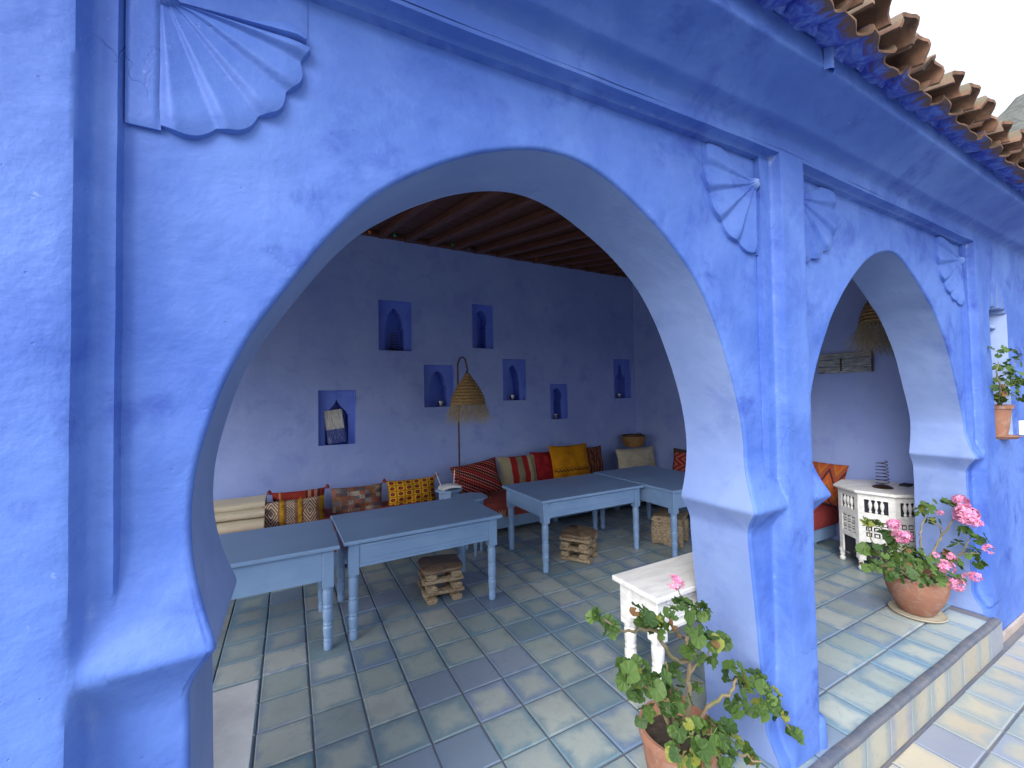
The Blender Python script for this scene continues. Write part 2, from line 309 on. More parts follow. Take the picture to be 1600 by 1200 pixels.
def f_diag(s, u, v):
    a = s.math('ADD', s.math('MULTIPLY', u, 10.0), s.math('MULTIPLY', v, 10.5)); b = s.math('SUBTRACT', s.math('MULTIPLY', u, 17.0), s.math('MULTIPLY', v, 15.0))
    ln = s.math('LESS_THAN', s.math('ABSOLUTE', s.math('SUBTRACT', s.math('FRACT', a), 0.5)), 0.13)
    dt = s.math('LESS_THAN', s.math('FRACT', b), 0.5)
    dk = s.step(s.math('SINE', s.math('MULTIPLY', a, 2.1)), -0.2, 0.6)
    base = s.mix(dk, (0.20, 0.010, 0.018), (0.07, 0.006, 0.010))
    lc = s.ramp(s.math('FRACT', s.math('MULTIPLY', a, 0.23)), [(0, (0.55, 0.4, 0.33)), (0.5, (0.5, 0.12, 0.08)), (0.75, (0.55, 0.35, 0.2))], 'CONSTANT')
    return s.mix(s.math('MULTIPLY', ln, dt), base, lc)
def f_stripe(s, u, v):
    return s.ramp(s.math('ADD', u, s.math('MULTIPLY', v, 0.02)), [(0, (0.40, 0.34, 0.22)), (0.30, (0.30, 0.02, 0.02)), (0.46, (0.23, 0.20, 0.13)), (0.62, (0.30, 0.02, 0.02)), (0.76, (0.38, 0.33, 0.21)), (0.84, (0.27, 0.24, 0.15)), (0.92, (0.38, 0.33, 0.22))], 'CONSTANT')
def f_rstripe(s, u, v):
    return s.ramp(u, [(0, (0.26, 0.03, 0.025)), (0.12, (0.45, 0.2, 0.1)), (0.16, (0.28, 0.035, 0.025)), (0.62, (0.1, 0.02, 0.02)), (0.66, (0.42, 0.2, 0.12)), (0.72, (0.2, 0.02, 0.02)), (0.78, (0.35, 0.18, 0.12)), (0.84, (0.08, 0.02, 0.03)), (0.9, (0.3, 0.04, 0.03))], 'CONSTANT')
def f_red(s, u, v): return s.mix(s.step(s.noise(s.uv, 5, 3), 0.4, 0.6), (0.30, 0.018, 0.022), (0.24, 0.012, 0.018))
def f_must(s, u, v):
    c = s.mix(s.step(s.noise(s.uv, 4, 4), 0.4, 0.65), (0.52, 0.22, 0.008), (0.42, 0.16, 0.006))
    zz = s.math('PINGPONG', s.math('MULTIPLY', u, 1.0), 0.045)
    ln = s.math('LESS_THAN', s.math('ABSOLUTE', s.math('SUBTRACT', s.math('SUBTRACT', v, 0.31), s.math('MULTIPLY', zz, 0.9))), 0.016)
    c = s.mix(s.math('MULTIPLY', ln, band(s, u, 0.48, 0.46)), c, (0.05, 0.02, 0.015))
    c = s.mix(s.math('MULTIPLY', band(s, v, 0.385, 0.008), s.math('GREATER_THAN', s.math('SINE', s.math('MULTIPLY', u, 190.0)), -0.2)), c, (0.05, 0.02, 0.015))
    return s.mix(band(s, v, 0.22, 0.006), c, (0.25, 0.09, 0.01))
def f_brn(s, u, v):
    a = s.math('SINE', s.math('ADD', s.math('MULTIPLY', u, 40.0), s.math('MULTIPLY', s.noise(s.uv, 5, 3), 14.0)))
    return s.mix(s.step(a, -0.1, 0.4), (0.10, 0.03, 0.02), (0.25, 0.10, 0.06))
def f_cream(s, u, v): return s.mix(s.step(s.noise(s.uv, 6, 4), 0.4, 0.6), (0.52, 0.47, 0.36), (0.44, 0.40, 0.30))
def f_orn(s, u, v):
    inb = s.math('LESS_THAN', s.math('MAXIMUM', s.math('ABSOLUTE', s.math('SUBTRACT', u, 0.5)), s.math('ABSOLUTE', s.math('SUBTRACT', v, 0.46))), 0.40)
    d = s.math('PINGPONG', s.math('ADD', s.math('MULTIPLY', u, 2.2), s.math('MULTIPLY', s.math('PINGPONG', s.math('MULTIPLY', v, 2.4), 0.5), 1.3)), 0.25)
    c = s.mix(s.math('LESS_THAN', d, 0.09), (0.33, 0.03, 0.035), (0.48, 0.18, 0.12))
    return s.mix(inb, (0.08, 0.06, 0.045), c)
def f_zig(s, u, v):
    d = s.math('ADD', v, s.math('MULTIPLY', s.math('PINGPONG', s.math('MULTIPLY', u, 2.0), 0.25), 1.6))
    return s.ramp(s.math('FRACT', s.math('MULTIPLY', d, 1.7)), [(0, (0.45, 0.10, 0.03)), (0.3, (0.09, 0.03, 0.035)), (0.5, (0.36, 0.07, 0.03)), (0.72, (0.20, 0.10, 0.06)), (0.82, (0.5, 0.14, 0.03))], 'CONSTANT')
def f_bol(s, u, v): return s.mix(s.step(s.math('SINE', s.math('MULTIPLY', v, 120.0)), 0.5, 0.9), (0.56, 0.50, 0.38), (0.42, 0.34, 0.24))
CL = {k: cloth(n, f) for k, n, f in (('kilim', 'brown_kilim', f_kilim), ('multi', 'patchwork_kilim', f_multi), ('dots', 'mustard_dotted_wool', f_dots),
      ('diag', 'crimson_diagonal_weave', f_diag), ('stripe', 'beige_red_stripe', f_stripe), ('rstripe', 'red_striped_kilim', f_rstripe), ('red', 'crimson_cotton', f_red),
      ('must', 'mustard_silk', f_must), ('brn', 'brown_patterned_wool', f_brn), ('cream', 'cream_wool', f_cream), ('orn', 'red_ornament_kilim', f_orn), ('zig', 'orange_zigzag_kilim', f_zig), ('bol', 'cream_ribbed_blanket', f_bol))}

# ------------------------------------------------------------------ mesh helpers
class G:
    def __init__(s): s.v = []; s.f = []; s.uvf = None
    def add(s, vs_, fs):
        o = len(s.v); s.v += [tuple(p) for p in vs_]; s.f += [tuple(i+o for i in f) for f in fs]; return s
    def box(s, x0, x1, y0, y1, z0, z1, rot=None, piv=None):
        vs_ = [Vector((x, y, z)) for x in (x0, x1) for y in (y0, y1) for z in (z0, z1)]
        if rot:
            c = Vector(piv) if piv else Vector(((x0+x1)/2, (y0+y1)/2, (z0+z1)/2)); vs_ = [c + rot @ (p-c) for p in vs_]
        return s.add(vs_, [(0, 1, 3, 2), (4, 6, 7, 5), (0, 4, 5, 1), (2, 3, 7, 6), (0, 2, 6, 4), (1, 5, 7, 3)])
    def grid(s, pts, flip=False, closed=False):      # pts[i][j]
        n, m = len(pts), len(pts[0]); vs_ = [p for r in pts for p in r]; fs = []
        for i in range(n-1):
            for j in range(m if closed else m-1):
                k = (j+1) % m; f = (i*m+j, i*m+k, (i+1)*m+k, (i+1)*m+j); fs.append(f[::-1] if flip else f)
        return s.add(vs_, fs)
    def lathe(s, prof, c=(0, 0, 0), seg=20, cap=True):
        rows = [[(c[0]+r*math.cos(2*math.pi*j/seg), c[1]+r*math.sin(2*math.pi*j/seg), c[2]+z) for j in range(seg)] for r, z in prof]
        o = len(s.v); s.grid(rows, False, True)
        if cap:
            s.f.append(tuple(o+j for j in range(seg))[::-1]); s.f.append(tuple(o+(len(prof)-1)*seg+j for j in range(seg)))
        return s
    def tube(s, path, rad, seg=6, cap=True):
        path = [Vector(p) for p in path]; rads = rad if isinstance(rad, (list, tuple)) else [rad]*len(path); rows = []
        up = Vector((0.13, 0.21, 0.97))
        for i, p in enumerate(path):
            d = (path[min(i+1, len(path)-1)]-path[max(i-1, 0)]).normalized(); a = d.cross(up)
            if a.length < 0.05: a = d.cross(Vector((1, 0, 0)))
            a.normalize(); b = d.cross(a)
            rows.append([p + rads[i]*(math.cos(2*math.pi*j/seg)*a + math.sin(2*math.pi*j/seg)*b) for j in range(seg)])
        o = len(s.v); s.grid(rows, False, True)
        if cap: s.f.append(tuple(o+j for j in range(seg))); s.f.append(tuple(o+(len(rows)-1)*seg+j for j in range(seg))[::-1])
        return s
    def mesh(s, name, mats, smooth=False, sharp=None, fmat=None):
        me = bpy.data.meshes.new(name); me.from_pydata(s.v, [], s.f)
        for m in (mats if isinstance(mats, (list, tuple)) else [mats]): me.materials.append(m)
        if fmat: me.polygons.foreach_set('material_index', fmat)
        if smooth: me.polygons.foreach_set('use_smooth', [True]*len(me.polygons))
        me.update(); 
        if smooth and sharp: me.set_sharp_from_angle(angle=R(sharp))
        return me
    def obj(s, name, mats, parent=None, smooth=False, sharp=35, bevel=0, seg=2, fmat=None, loc=None, rot=None):
        return link(name, s.mesh(name, mats, smooth, sharp, fmat), parent, bevel, seg, loc, rot)
def link(name, me, parent=None, bevel=0, seg=2, loc=None, rot=None):
    o = bpy.data.objects.new(name, me); col.objects.link(o)
    if parent: o.parent = parent
    if loc is not None: o.location = loc
    if rot is not None: o.rotation_euler = rot
    if bevel:
        b = o.modifiers.new('bevel', 'BEVEL'); b.width = bevel; b.segments = seg; b.limit_method = 'ANGLE'; b.angle_limit = R(40); b.harden_normals = False
    return o
def tag(o, label=None, cat=None, group=None, kind=None):
    if label: o['label'] = label
    if cat: o['category'] = cat
    if group: o['group'] = group
    if kind: o['kind'] = kind
    return o
def thing(name, label, cat, loc=(0, 0, 0), rz=0, group=None):
    o = bpy.data.objects.new(name, None); o.empty_display_size = 0.1; col.objects.link(o)
    o.location = loc; o.rotation_euler = (0, 0, rz); return tag(o, label, cat, group)
def copytree(o, loc, rz, label, kids=True):
    c = o.copy(); col.objects.link(c); c.location = loc; c.rotation_euler = (0, 0, rz); c['label'] = label
    for ch in o.children:
        d = ch.copy(); col.objects.link(d); d.parent = c
        for g in ch.children:
            e = g.copy(); col.objects.link(e); e.parent = d
    return c
def wob(p, amp=0.004, sc=2.2, seed=0):
    n = noise.noise_vector(Vector((p[0]*sc+seed, p[1]*sc, p[2]*sc))); m = noise.noise_vector(Vector((p[0]*9+seed, p[1]*9, p[2]*9)))
    return (p[0]+n[0]*amp+m[0]*amp*0.25, p[1]+n[1]*amp+m[1]*amp*0.3, p[2]+n[2]*amp+m[2]*amp*0.25)
def lerp(a, b, t): return a+(b-a)*t
def sst(a, b, x):
    t = min(1, max(0, (x-a)/(b-a))); return t*t*(3-2*t)
def interp(tab, x):
    for (a, va), (b, vb) in zip(tab, tab[1:]):
        if x <= b: return lerp(va, vb, max(0, (x-a)/(b-a)))
    return tab[-1][1]

# ------------------------------------------------------------------ FACADE WITH HORSESHOE ARCHES
YF, YL, YP, YBK = 1.06, 1.105, 1.13, 1.44      # frame front, inner ledge, panel, back face
ZT = 2.745; ZW = 1.137; ZTOP = 2.80
def corb(z):                                   # waist moulding 0..1
    e = 0.06
    if z >= ZW: return max(0, 1-(math.sqrt(((z-ZW)/0.24)**2+e*e)-e))**2.0
    return max(0, 1-(math.sqrt(((ZW-z)/0.11)**2+e*e)-e))**1.5
def crom(pts, n):
    pts = [Vector((p[0], p[1], 0)) for p in pts]; P = [2*pts[0]-pts[1]]+pts+[2*pts[-1]-pts[-2]]; out = []
    for i in range(1, len(P)-2):
        for k in range(12):
            t = k/12; a, b, c, d = P[i-1], P[i], P[i+1], P[i+2]
            out.append(0.5*((2*b)+(c-a)*t+(2*a-5*b+4*c-d)*t*t+(3*b-a-3*c+d)*t**3))
    out.append(pts[-1]); L = [0]
    for a, b in zip(out, out[1:]): L.append(L[-1]+(b-a).length)
    res = []; j = 0
    for i in range(n):
        s_ = L[-1]*i/(n-1)
        while j < len(L)-2 and L[j+1] < s_: j += 1
        t = (s_-L[j])/max(1e-9, L[j+1]-L[j]); q = out[j].lerp(out[j+1], min(1, t)); res.append((q.x, q.y))
    return res
ARCH1 = [(-.192, 1.33), (-.19, 1.44), (-.172, 1.55), (-.13, 1.695), (-.08, 1.81), (0.0, 1.94), (.09, 2.07), (.20, 2.195), (.34, 2.30), (.50, 2.39), (.66, 2.45), (.80, 2.473), (.94, 2.46), (1.10, 2.402), (1.28, 2.302), (1.43, 2.185), (1.53, 2.07), (1.62, 1.92), (1.70, 1.74), (1.75, 1.58), (1.775, 1.44), (1.775, 1.33)]
ARCH2 = [(2.303, 1.33), (2.303, 1.45), (2.36, 1.69), (2.52, 1.975), (2.66, 2.14), (2.826, 2.29), (3.03, 2.43), (3.22, 2.503), (3.37, 2.523), (3.50, 2.50), (3.69, 2.405), (3.85, 2.30), (4.02, 2.18), (4.215, 1.95), (4.36, 1.67), (4.447, 1.445), (4.455, 1.33)]
JL1 = [(0, -.185), (.9, -.19), (1.33, -.192)]; JR1 = [(0, 1.875), (.25, 1.86), (.7, 1.815), (.95, 1.79), (1.33, 1.775)]
JL2 = [(0, 2.25), (.9, 2.275), (1.33, 2.303)]; JR2 = [(0, 4.45), (.9, 4.47), (1.33, 4.455)]
XLT = [(0, -.305), (2.8, -.305)]; XRT = [(0, 1.86), (.3, 1.885), (.84, 1.90), (1.4, 1.905), (2.8, 1.912)]
def arch_profile(curve, jl, jr, nz=150, nc=330):
    pts = []
    for i in range(nz):
        z = 1.33*i/nz; pts.append((interp(jl, z), z, 'L'))
    for x, z in crom(curve, nc): pts.append((x, z, 'C'))
    for i in range(1, nz+1):
        z = 1.33*(1-i/nz); pts.append((interp(jr, z), z, 'R'))
    cx = (curve[0][0]+curve[-1][0])/2; out = []
    for x, z, k in pts:
        b = corb(z)*0.055; sgn = 1 if x < cx else -1
        out.append((x+sgn*b*(1 if z < 1.4 else 0), z))
    return out, cx
facade = thing('facade_wall', 'thick blue plastered arcade wall with three horseshoe arches, pilasters and fan reliefs', 'wall', (0, YP, 0))
def W(p):                                        # world to facade-local; the lintel sags a little to the left
    return (p[0], p[1]-YP, p[2]-0.085*min(1.15, max(0, 1-p[0]/2.07))*sst(2.5, 2.66, p[2]))
def ysurf(z):                                   # panel depth with the waist moulding and base fillet
    y = YP-0.068*corb(z)
    if z < 0.16: y = min(y, lerp(1.075, YP, sst(0.02, 0.16, z)**0.6))
    return y
def bay(curve, jl, jr, xl, xr, fl, fr, pl, pr, coarse=1, mir=None):
    """xl,xr inner frame edge; fl,fr front face edge; pl,pr outer limits of this bay's frame (functions of z)"""
    T = (lambda p: (mir-p[0], p[1], p[2])) if mir is not None else (lambda p: p)
    flip = mir is not None
    prof, cx = arch_profile(curve, jl, jr, 150//coarse, 330//coarse); n = len(prof); zs = 1.33
    tgt = []
    for i, (x, z) in enumerate(prof):
        left = x < cx
        if z < zs-1e-6: tgt.append(((xl(z) if left else xr(z)), z)); continue
        dx, dz = x-cx, z-zs; best = 1e9
        if dz > 1e-6: best = min(best, (ZT-zs)/dz)
        if abs(dx) > 1e-6: best = min(best, ((xr(2) if dx > 0 else xl(2))-cx)/dx)
        tgt.append((cx+dx*best, zs+dz*best))
    nrm = []
    for i in range(n):
        a, b = prof[max(0, i-1)], prof[min(n-1, i+1)]; d = Vector((b[0]-a[0], b[1]-a[1])).normalized(); nrm.append((-d.y, d.x))
    V = 46//coarse; rad = 0.012; rows = []
    for k in range(5):                           # rounded arris
        t = math.pi/2*k/4
        rows.append([(prof[i][0]+nrm[i][0]*rad*(1-math.cos(t)), ysurf(prof[i][1])+rad*(1-math.sin(t)), prof[i][1]+nrm[i][1]*rad*(1-math.cos(t))) for i in range(n)])
    for k in range(1, V+1):
        t = (k/V)
        r = []
        for i in range(n):
            a = (prof[i][0]+nrm[i][0]*rad, prof[i][1]+nrm[i][1]*rad); x = lerp(a[0], tgt[i][0], t); z = lerp(a[1], tgt[i][1], t)
            zz = z if prof[i][1] >= zs else prof[i][1]
            r.append((x, ysurf(zz), zz if prof[i][1] < zs else z))
        rows.append(r)
    g = G(); g.grid([[W(wob(T(p))) for p in r] for r in rows], flip=not flip); g.obj('arch_panel', M['blue'], facade, True, 60)
    # jamb / soffit
    rows = []
    for k in range(15):
        t = k/14; rows.append([W(wob(T((x, lerp(ysurf(z)+rad, YBK, t), z)), 0.004)) for x, z in prof])
    g = G(); g.grid(rows, flip=flip); g.obj('arch_soffit', M['pale'], facade, True, 60)
    # back face towards the room
    g = G(); rows = []
    for k in range(13):
        t = k/12
        rows.append([W(wob(T((lerp(prof[i][0], tgt[i][0]+(0.12 if prof[i][0] > cx else -0.12)*t*0, t), YBK, lerp(prof[i][1], tgt[i][1], t))), 0.003)) for i in range(n)])
    g.grid(rows, flip=flip); g.obj('back_face', M['inner'], facade, True, 60)
    # frame moulding around the panel, mitred at the corners
    def strip(side):
        zs_ = [ZT*i/(160//coarse) for i in range(160//coarse+1)]
        xi, xf, xo = (xl, fl, pl) if side < 0 else (xr, fr, pr)
        prof_ = [(0.0, 1), (0.02, 1), (0.10, 2), (0.3, 2), (0.5, 2), (0.66, 3), (0.80, 4), (0.92, 5), (1.0, 6)] if side < 0 else [(0.0, 1), (0.004, 1), (0.008, 2), (0.45, 2), (0.78, 2), (0.86, 3), (0.93, 4), (0.975, 5), (1.0, 6)]
        cols = []
        for q, kind in prof_+[(1.0, 7), (1.0, 8), (1.0, 9)]:
            c = []
            for j, z in enumerate(zs_):
                a, b = xi(z), xf(z); x = lerp(a, b, q)
                led = lerp(YP, YL, sst(1.10, 1.20, z)); yc = ysurf(z)
                if kind == 1: y = yc
                elif kind == 2: y = min(led, yc)
                elif kind == 3: y = lerp(min(led, yc), YF, 0.06)
                elif kind == 4: y = lerp(min(led, yc), YF, 0.30)
                elif kind == 5: y = lerp(min(led, yc), YF, 0.75)
                elif kind == 6: y = YF+0.002
                else:
                    w_ = {7: 0.008, 8: 0.03, 9: 1.0}[kind]; xo_ = xo(z)
                    x = b+(xo_-b)*(w_ if kind == 9 else min(1, w_/max(0.03, abs(xo_-b)))); y = YF
                zz = z
                if j == len(zs_)-1:              # mitre
                    zz = ZT+{1: 0.0, 2: 0.004 if q < .1 else .008, 3: .012, 4: .016, 5: .02, 6: .022, 7: .03, 8: .045, 9: ZTOP-ZT}[kind]
                c.append((x, y, zz))
            cols.append(c)
        g = G(); g.grid([[W(wob(T(p))) for p in c] for c in cols], flip=((side < 0) == (mir is None)))
        return g, cols
    gl, cl = strip(-1); gr_, cr_ = strip(1)
    g = G(); rows = []
    for a, b in zip(cl, cr_):
        A, B_ = a[-1], b[-1]; m = 120//coarse
        rows.append([W(wob(T(tuple(lerp(A[q], B_[q], i/m) for q in range(3))))) for i in range(m+1)])
    g.grid(rows, flip=not flip)
    gg = G(); 
    for q in (gl, gr_, g): gg.add(q.v, q.f)
    gg.obj('frame_moulding', M['blue'], facade, True, 50)
    # wall core behind the front strips so nothing leaks
fl1 = lambda z: -.36; pl1 = lambda z: -.80
def lean(a): return lambda z: a-0.037*(2.35-min(z, 2.75))/1.5*(1 if z < 2.35 else 0.3)
fr1 = lean(2.0); pm = lean(2.10)
fl2 = lambda z: lean(2.2)(z)
bay(ARCH1, JL1, JR1, lambda z: -.305, lambda z: interp(XRT, z), fl1, fr1, pl1, pm)
bay(ARCH2, JL2, JR2, lambda z: 2.2+0.015*z/2.75 - (0.03 if z < 1 else 0), lambda z: 4.475+0.015*(1 if z > 1 else 0)+.02*sst(1.1, 1.4, z), fl2, lambda z: 4.555+0.01*z/2, pm, lambda z: 4.74)
bay(ARCH1, JL1, JR1, lambda z: -.305, lambda z: interp(XRT, z), fl1, lambda z: 2.0, pl1, lambda z: 2.3, 3, mir=-1.6)

# fan reliefs in the spandrel corners
def fan(hx_, hz_, Rr, Rv, sx, xedge, nsec=4, top=True):
    g = G(); nt, nr = 120, 14; base = 0.006; rows = []; TH0 = -0.44; zt_ = ZT-0.004
    for j in range(nr+1):
        r = []
        for i in range(nt+1):
            th = TH0+(math.pi/2-TH0)*i/nt; sec = i/nt*(nsec+1); fr = sec-math.floor(sec) if i < nt else 1.0
            saw = fr**1.15*(1-sst(0.70, 1.0, fr)); scal = 1-0.05*(1-math.sin(math.pi*min(1, fr*1.05)))
            Re = scal/math.sqrt((math.cos(th)/Rr)**2+(math.sin(th)/Rv)**2); q = 0.12+0.88*min(1, j/(nr-1))
            h = base+0.008+0.026*saw*(q**0.8)
            if j == nr-2: h -= 0.002
            if j == nr-1: h = h*0.62
            if j == nr: h, q = -0.008, q*1.012
            x = hx_+sx*math.cos(th)*Re*q; z = min(zt_-.003, hz_-math.sin(th)*Re*q)
            r.append(W(wob((x, YP-h, z), 0.003)))
        rows.append(r)
    rows.insert(0, [W((hx_+sx*math.cos(TH0+(1.57-TH0)*i/nt)*.018, YP-0.036, hz_-math.sin(TH0+(1.57-TH0)*i/nt)*.018)) for i in range(nt+1)]); rows.insert(0, [W((hx_-sx*.004, YP-0.040, hz_+.004))]*(nt+1))
    g.grid(rows, flip=sx > 0)
    # flat field between hub and frame
    for xa, xb, za, zb_ in ((xedge, hx_+sx*.001, hz_-0.985*Rv, hz_+.004), (xedge, hx_+sx*Rr*0.985, hz_-.002, zt_)):
        if xa > xb: xa, xb = xb, xa
        m = 22; rows = []
        for i in range(m+3):
            u = min(1, max(0, (i-1)/m)); r_ = []
            for j in range(m+3):
                v = min(1, max(0, (j-1)/m)); out = i in (0, m+2) or j in (0, m+2)
                ed = min(u, 1-u)*(xb-xa) if abs(xb-xa) > .05 else 1; ed = min(ed, min(v, 1-v)*(zb_-za))
                r_.append(W(wob((lerp(xa, xb, u), YP+0.006 if out else YP-(0.013 if zb_ < zt_-.01 else .006)+.004*(1-sst(0, .012, ed)), lerp(za, zb_, v)), 0.003)))
            rows.append(r_)
        g.grid(rows, flip=False)
    return g.obj('fan_relief', M['blue'], facade, True, 40)
fan(-.245, 2.55, .29, .318, 1, -.303, 5)
fan(1.90, 2.625, .355, .345, -1, 1.911)
fan(2.25, 2.625, .40, .32, 1, 2.216)
fan(4.50, 2.63, .45, .35, -1, 4.508, 5)

# cornice: cove, sloping soffit, fascia, extruded along the wall
prof = [(1.06, 2.78), (1.06, 2.825), (1.055, 2.838), (1.04, 2.85), (1.015, 2.858), (1.0, 2.862), (0.99, 2.868), (0.985, 2.876), (0.95, 2.898), (0.90, 2.925), (0.85, 2.952), (0.833, 2.959), (0.827, 2.964), (0.826, 2.972), (0.83, 3.03), (0.835, 3.085), (1.0, 3.115), (1.44, 3.16), (1.44, 2.5)]
xs = [-4.2+0.05*i for i in range(int((9.5+4.2)/0.05)+1)]
g = G(); g.grid([[W(wob((x, y, z), 0.006, 1.3)) for x in xs] for y, z in prof], flip=True); g.obj('cornice', M['blue'], facade, True, 60)
# small dripping nib of plaster under the eave
g = G(); g.grid([[W(wob((1.93+dx, 0.826-d, z), 0.004, 9)) for dx, d in ((-.028, 0), (-.014, .018), (0, .024), (.014, .018), (.028, 0))] for z in (2.955, 2.97, 2.99, 3.02, 3.05, 3.09)]); g.obj('plaster_drip', M['blue'], facade, True, 60)
# plain wall right of the arches, with the plant niche cut in it
NX0, NX1, NZ0, NZ1 = 4.835, 5.27, 1.245, 2.27
def nich_top(x):
    m_ = (NX0+NX1)/2; return NZ1+max(0, .22*(1-abs(x-m_)/.035))+max(0, .11*(1-abs(abs(x-m_)-.13)/.028))+.03*(abs(x-m_) < .19)
gxs = sorted(set([4.74, 4.78, NX0]+[lerp(NX0, NX1, i/50) for i in range(51)]+[NX1+0.12*i for i in range(1, 36)]))
rows_ = []
def zcol(x): return [-.25, -.1, .2, .6, 1.0]+[NZ0, NZ1]+[2.56, 2.68, 2.80]
g = G()
for xa, xb in zip(gxs, gxs[1:]):
    inside = xa >= NX0-1e-6 and xb <= NX1+1e-6
    za, zb = zcol(xa), zcol(xb)
    if inside: ta, tb = nich_top(xa), nich_top(xb); cells = [(za[i], za[i+1], zb[i], zb[i+1]) for i in range(5)]+[(ta, 2.56, tb, 2.56), (2.56, 2.68, 2.56, 2.68), (2.68, 2.8, 2.68, 2.8)]
    else: cells = [(za[i], za[i+1], zb[i], zb[i+1]) for i in range(len(za)-1)]
    for a0, a1, b0, b1 in cells:
        m_ = max(1, int((a1-a0)/0.12))
        for q in range(m_):
            c = [(xa, YF, lerp(a0, a1, q/m_)), (xb, YF, lerp(b0, b1, q/m_)), (xb, YF, lerp(b0, b1, (q+1)/m_)), (xa, YF, lerp(a0, a1, (q+1)/m_))]
            g.add([W(wob(p, 0.003)) for p in c], [(0, 1, 2, 3)])
g.obj('plain_wall', M['blue'], facade, False)
def nring(d):
    r = [(NX0, d, NZ0), (NX1, d, NZ0), (NX1, d, NZ1)]+[(lerp(NX1, NX0, i/50), d, nich_top(lerp(NX1, NX0, i/50))) for i in range(1, 50)]+[(NX0, d, NZ1), (NX0, d, NZ0)]
    return r
g = G(); g.grid([[W(wob(p, 0.003)) for p in nring(d)] for d in (1.06, 1.10, 1.16, 1.22, 1.26)], flip=True); bk = nring(1.26)[:-1]; g.add([W(p) for p in bk], [tuple(range(len(bk)))]); g.obj('wall_niche', M['pale'], facade, False)
g = G(); g.box(NX0+.004, NX1-.004, 1.12-YP, 1.255-YP, 2.15, 2.175); g.obj('niche_band', M['pale'], facade, bevel=.006)
g = G(); g.box(-4.3, 9.5, 1.075, 1.43, -.26, -0.012); g.box(4.74, 9.5, 1.29, 1.44, -.25, 2.9); g.v = [W(p) for p in g.v]; g.obj('wall_base', M['blue'], facade)
g = G(); g.box(4.47, 9.5, 1.04, 1.058, -.25, -.185); g.v = [W(wob(p, .003)) for p in g.v]; g.obj('bare_skirting', terracotta('bare_render', (0.33, 0.27, 0.24), (0.4, 0.34, 0.3), (0.25, 0.2, 0.18)), facade)
# wall below the frame of the far pier, down to the terrace
g = G(); g.grid([[W(wob((x, y, z), .004)) for z in (-.25, -.2, -.1, 0, .05)] for x, y in ((4.455, 1.30), (4.455, 1.10), (4.46, 1.065), (4.48, 1.055), (4.60, 1.056), (4.76, 1.06))]); g.obj('pier_foot', M['blue'], facade, True, 60)
# rounded plaster toe of the middle pier at the step
g = G(); g.grid([[W((2.165+dx*k, 1.085-dy*k, z)) for dx, dy in ((-.06, -.04), (-.05, .0), (-.02, .025), (.02, .035), (.05, .022), (.065, .0), (.06, -.1))] for z, k in ((0, 1.0), (.09, .98), (.125, .8), (.14, .3))], flip=True); g.obj('pier_toe', M['blue'], facade, True, 50)
# sockets
sk = thing('wall_switch_box', 'small white switch box on the blue wall right of the plant niche', 'switch', (5.46, YF, 1.31))
G().box(-.035, .035, -.03, 0, -.06, .06).obj('case', M['white'], sk, bevel=.006); G().box(-.015, .015, -.036, -.029, -.02, .02).obj('rocker', M['white'], sk, bevel=.003)

# ------------------------------------------------------------------ BACK AND SIDE WALLS
YB, XR, XLW = 5.35, 5.33, -3.7
def zc(y): return 3.765-0.2*(YB-y)
NI = [('ogee', .291, .698, 1.118, 1.768), ('pointed', .983, 1.398, 2.268, 2.909), ('round', 1.558, 1.969, 1.534, 2.095), ('horseshoe', 2.257, 2.585, 2.348, 2.968),
      ('pointed', 2.727, 3.113, 1.599, 2.204), ('horseshoe', 3.542, 3.867, 1.291, 1.838), ('ogee2', 4.839, 5.224, 1.591, 2.261)]
back = thing('back_wall', 'long lavender blue plaster wall with seven small niches behind the benches', 'wall', (0, YB, 0))
bx = set([XLW, 5.6]); bz = set([0, 3.85])
for _, a, b, c, d in NI: bx |= {a, b}; bz |= {c, d}
def fill(st, step):
    s_ = sorted(st); out = []
    for a, b in zip(s_, s_[1:]):
        m_ = max(1, int((b-a)/step)); out += [lerp(a, b, i/m_) for i in range(m_)]
    return out+[s_[-1]]
X_, Z_ = fill(bx, .08), fill(bz, .08)
g = G(); idx = {}
def vid(i, j):
    if (i, j) not in idx:
        x, z = X_[i], Z_[j]; k = noise.noise(Vector((x*1.7, 3, z*1.7)))*0.010+noise.noise(Vector((x*6, 5, z*6)))*0.003
        idx[(i, j)] = len(g.v); g.v.append((x, k, z))
    return idx[(i, j)]
for i in range(len(X_)-1):
    for j in range(len(Z_)-1):
        cx_, cz_ = (X_[i]+X_[i+1])/2, (Z_[j]+Z_[j+1])/2
        if any(a < cx_ < b and c < cz_ < d for _, a, b, c, d in NI): continue
        g.f.append((vid(i, j), vid(i+1, j), vid(i+1, j+1), vid(i, j+1)))
g.obj('plaster_face', M['inner'], back, True)
G().box(XLW-.2, 5.7, .28, .40, -.1, 3.95).obj('outer_leaf', M['pale'], back)
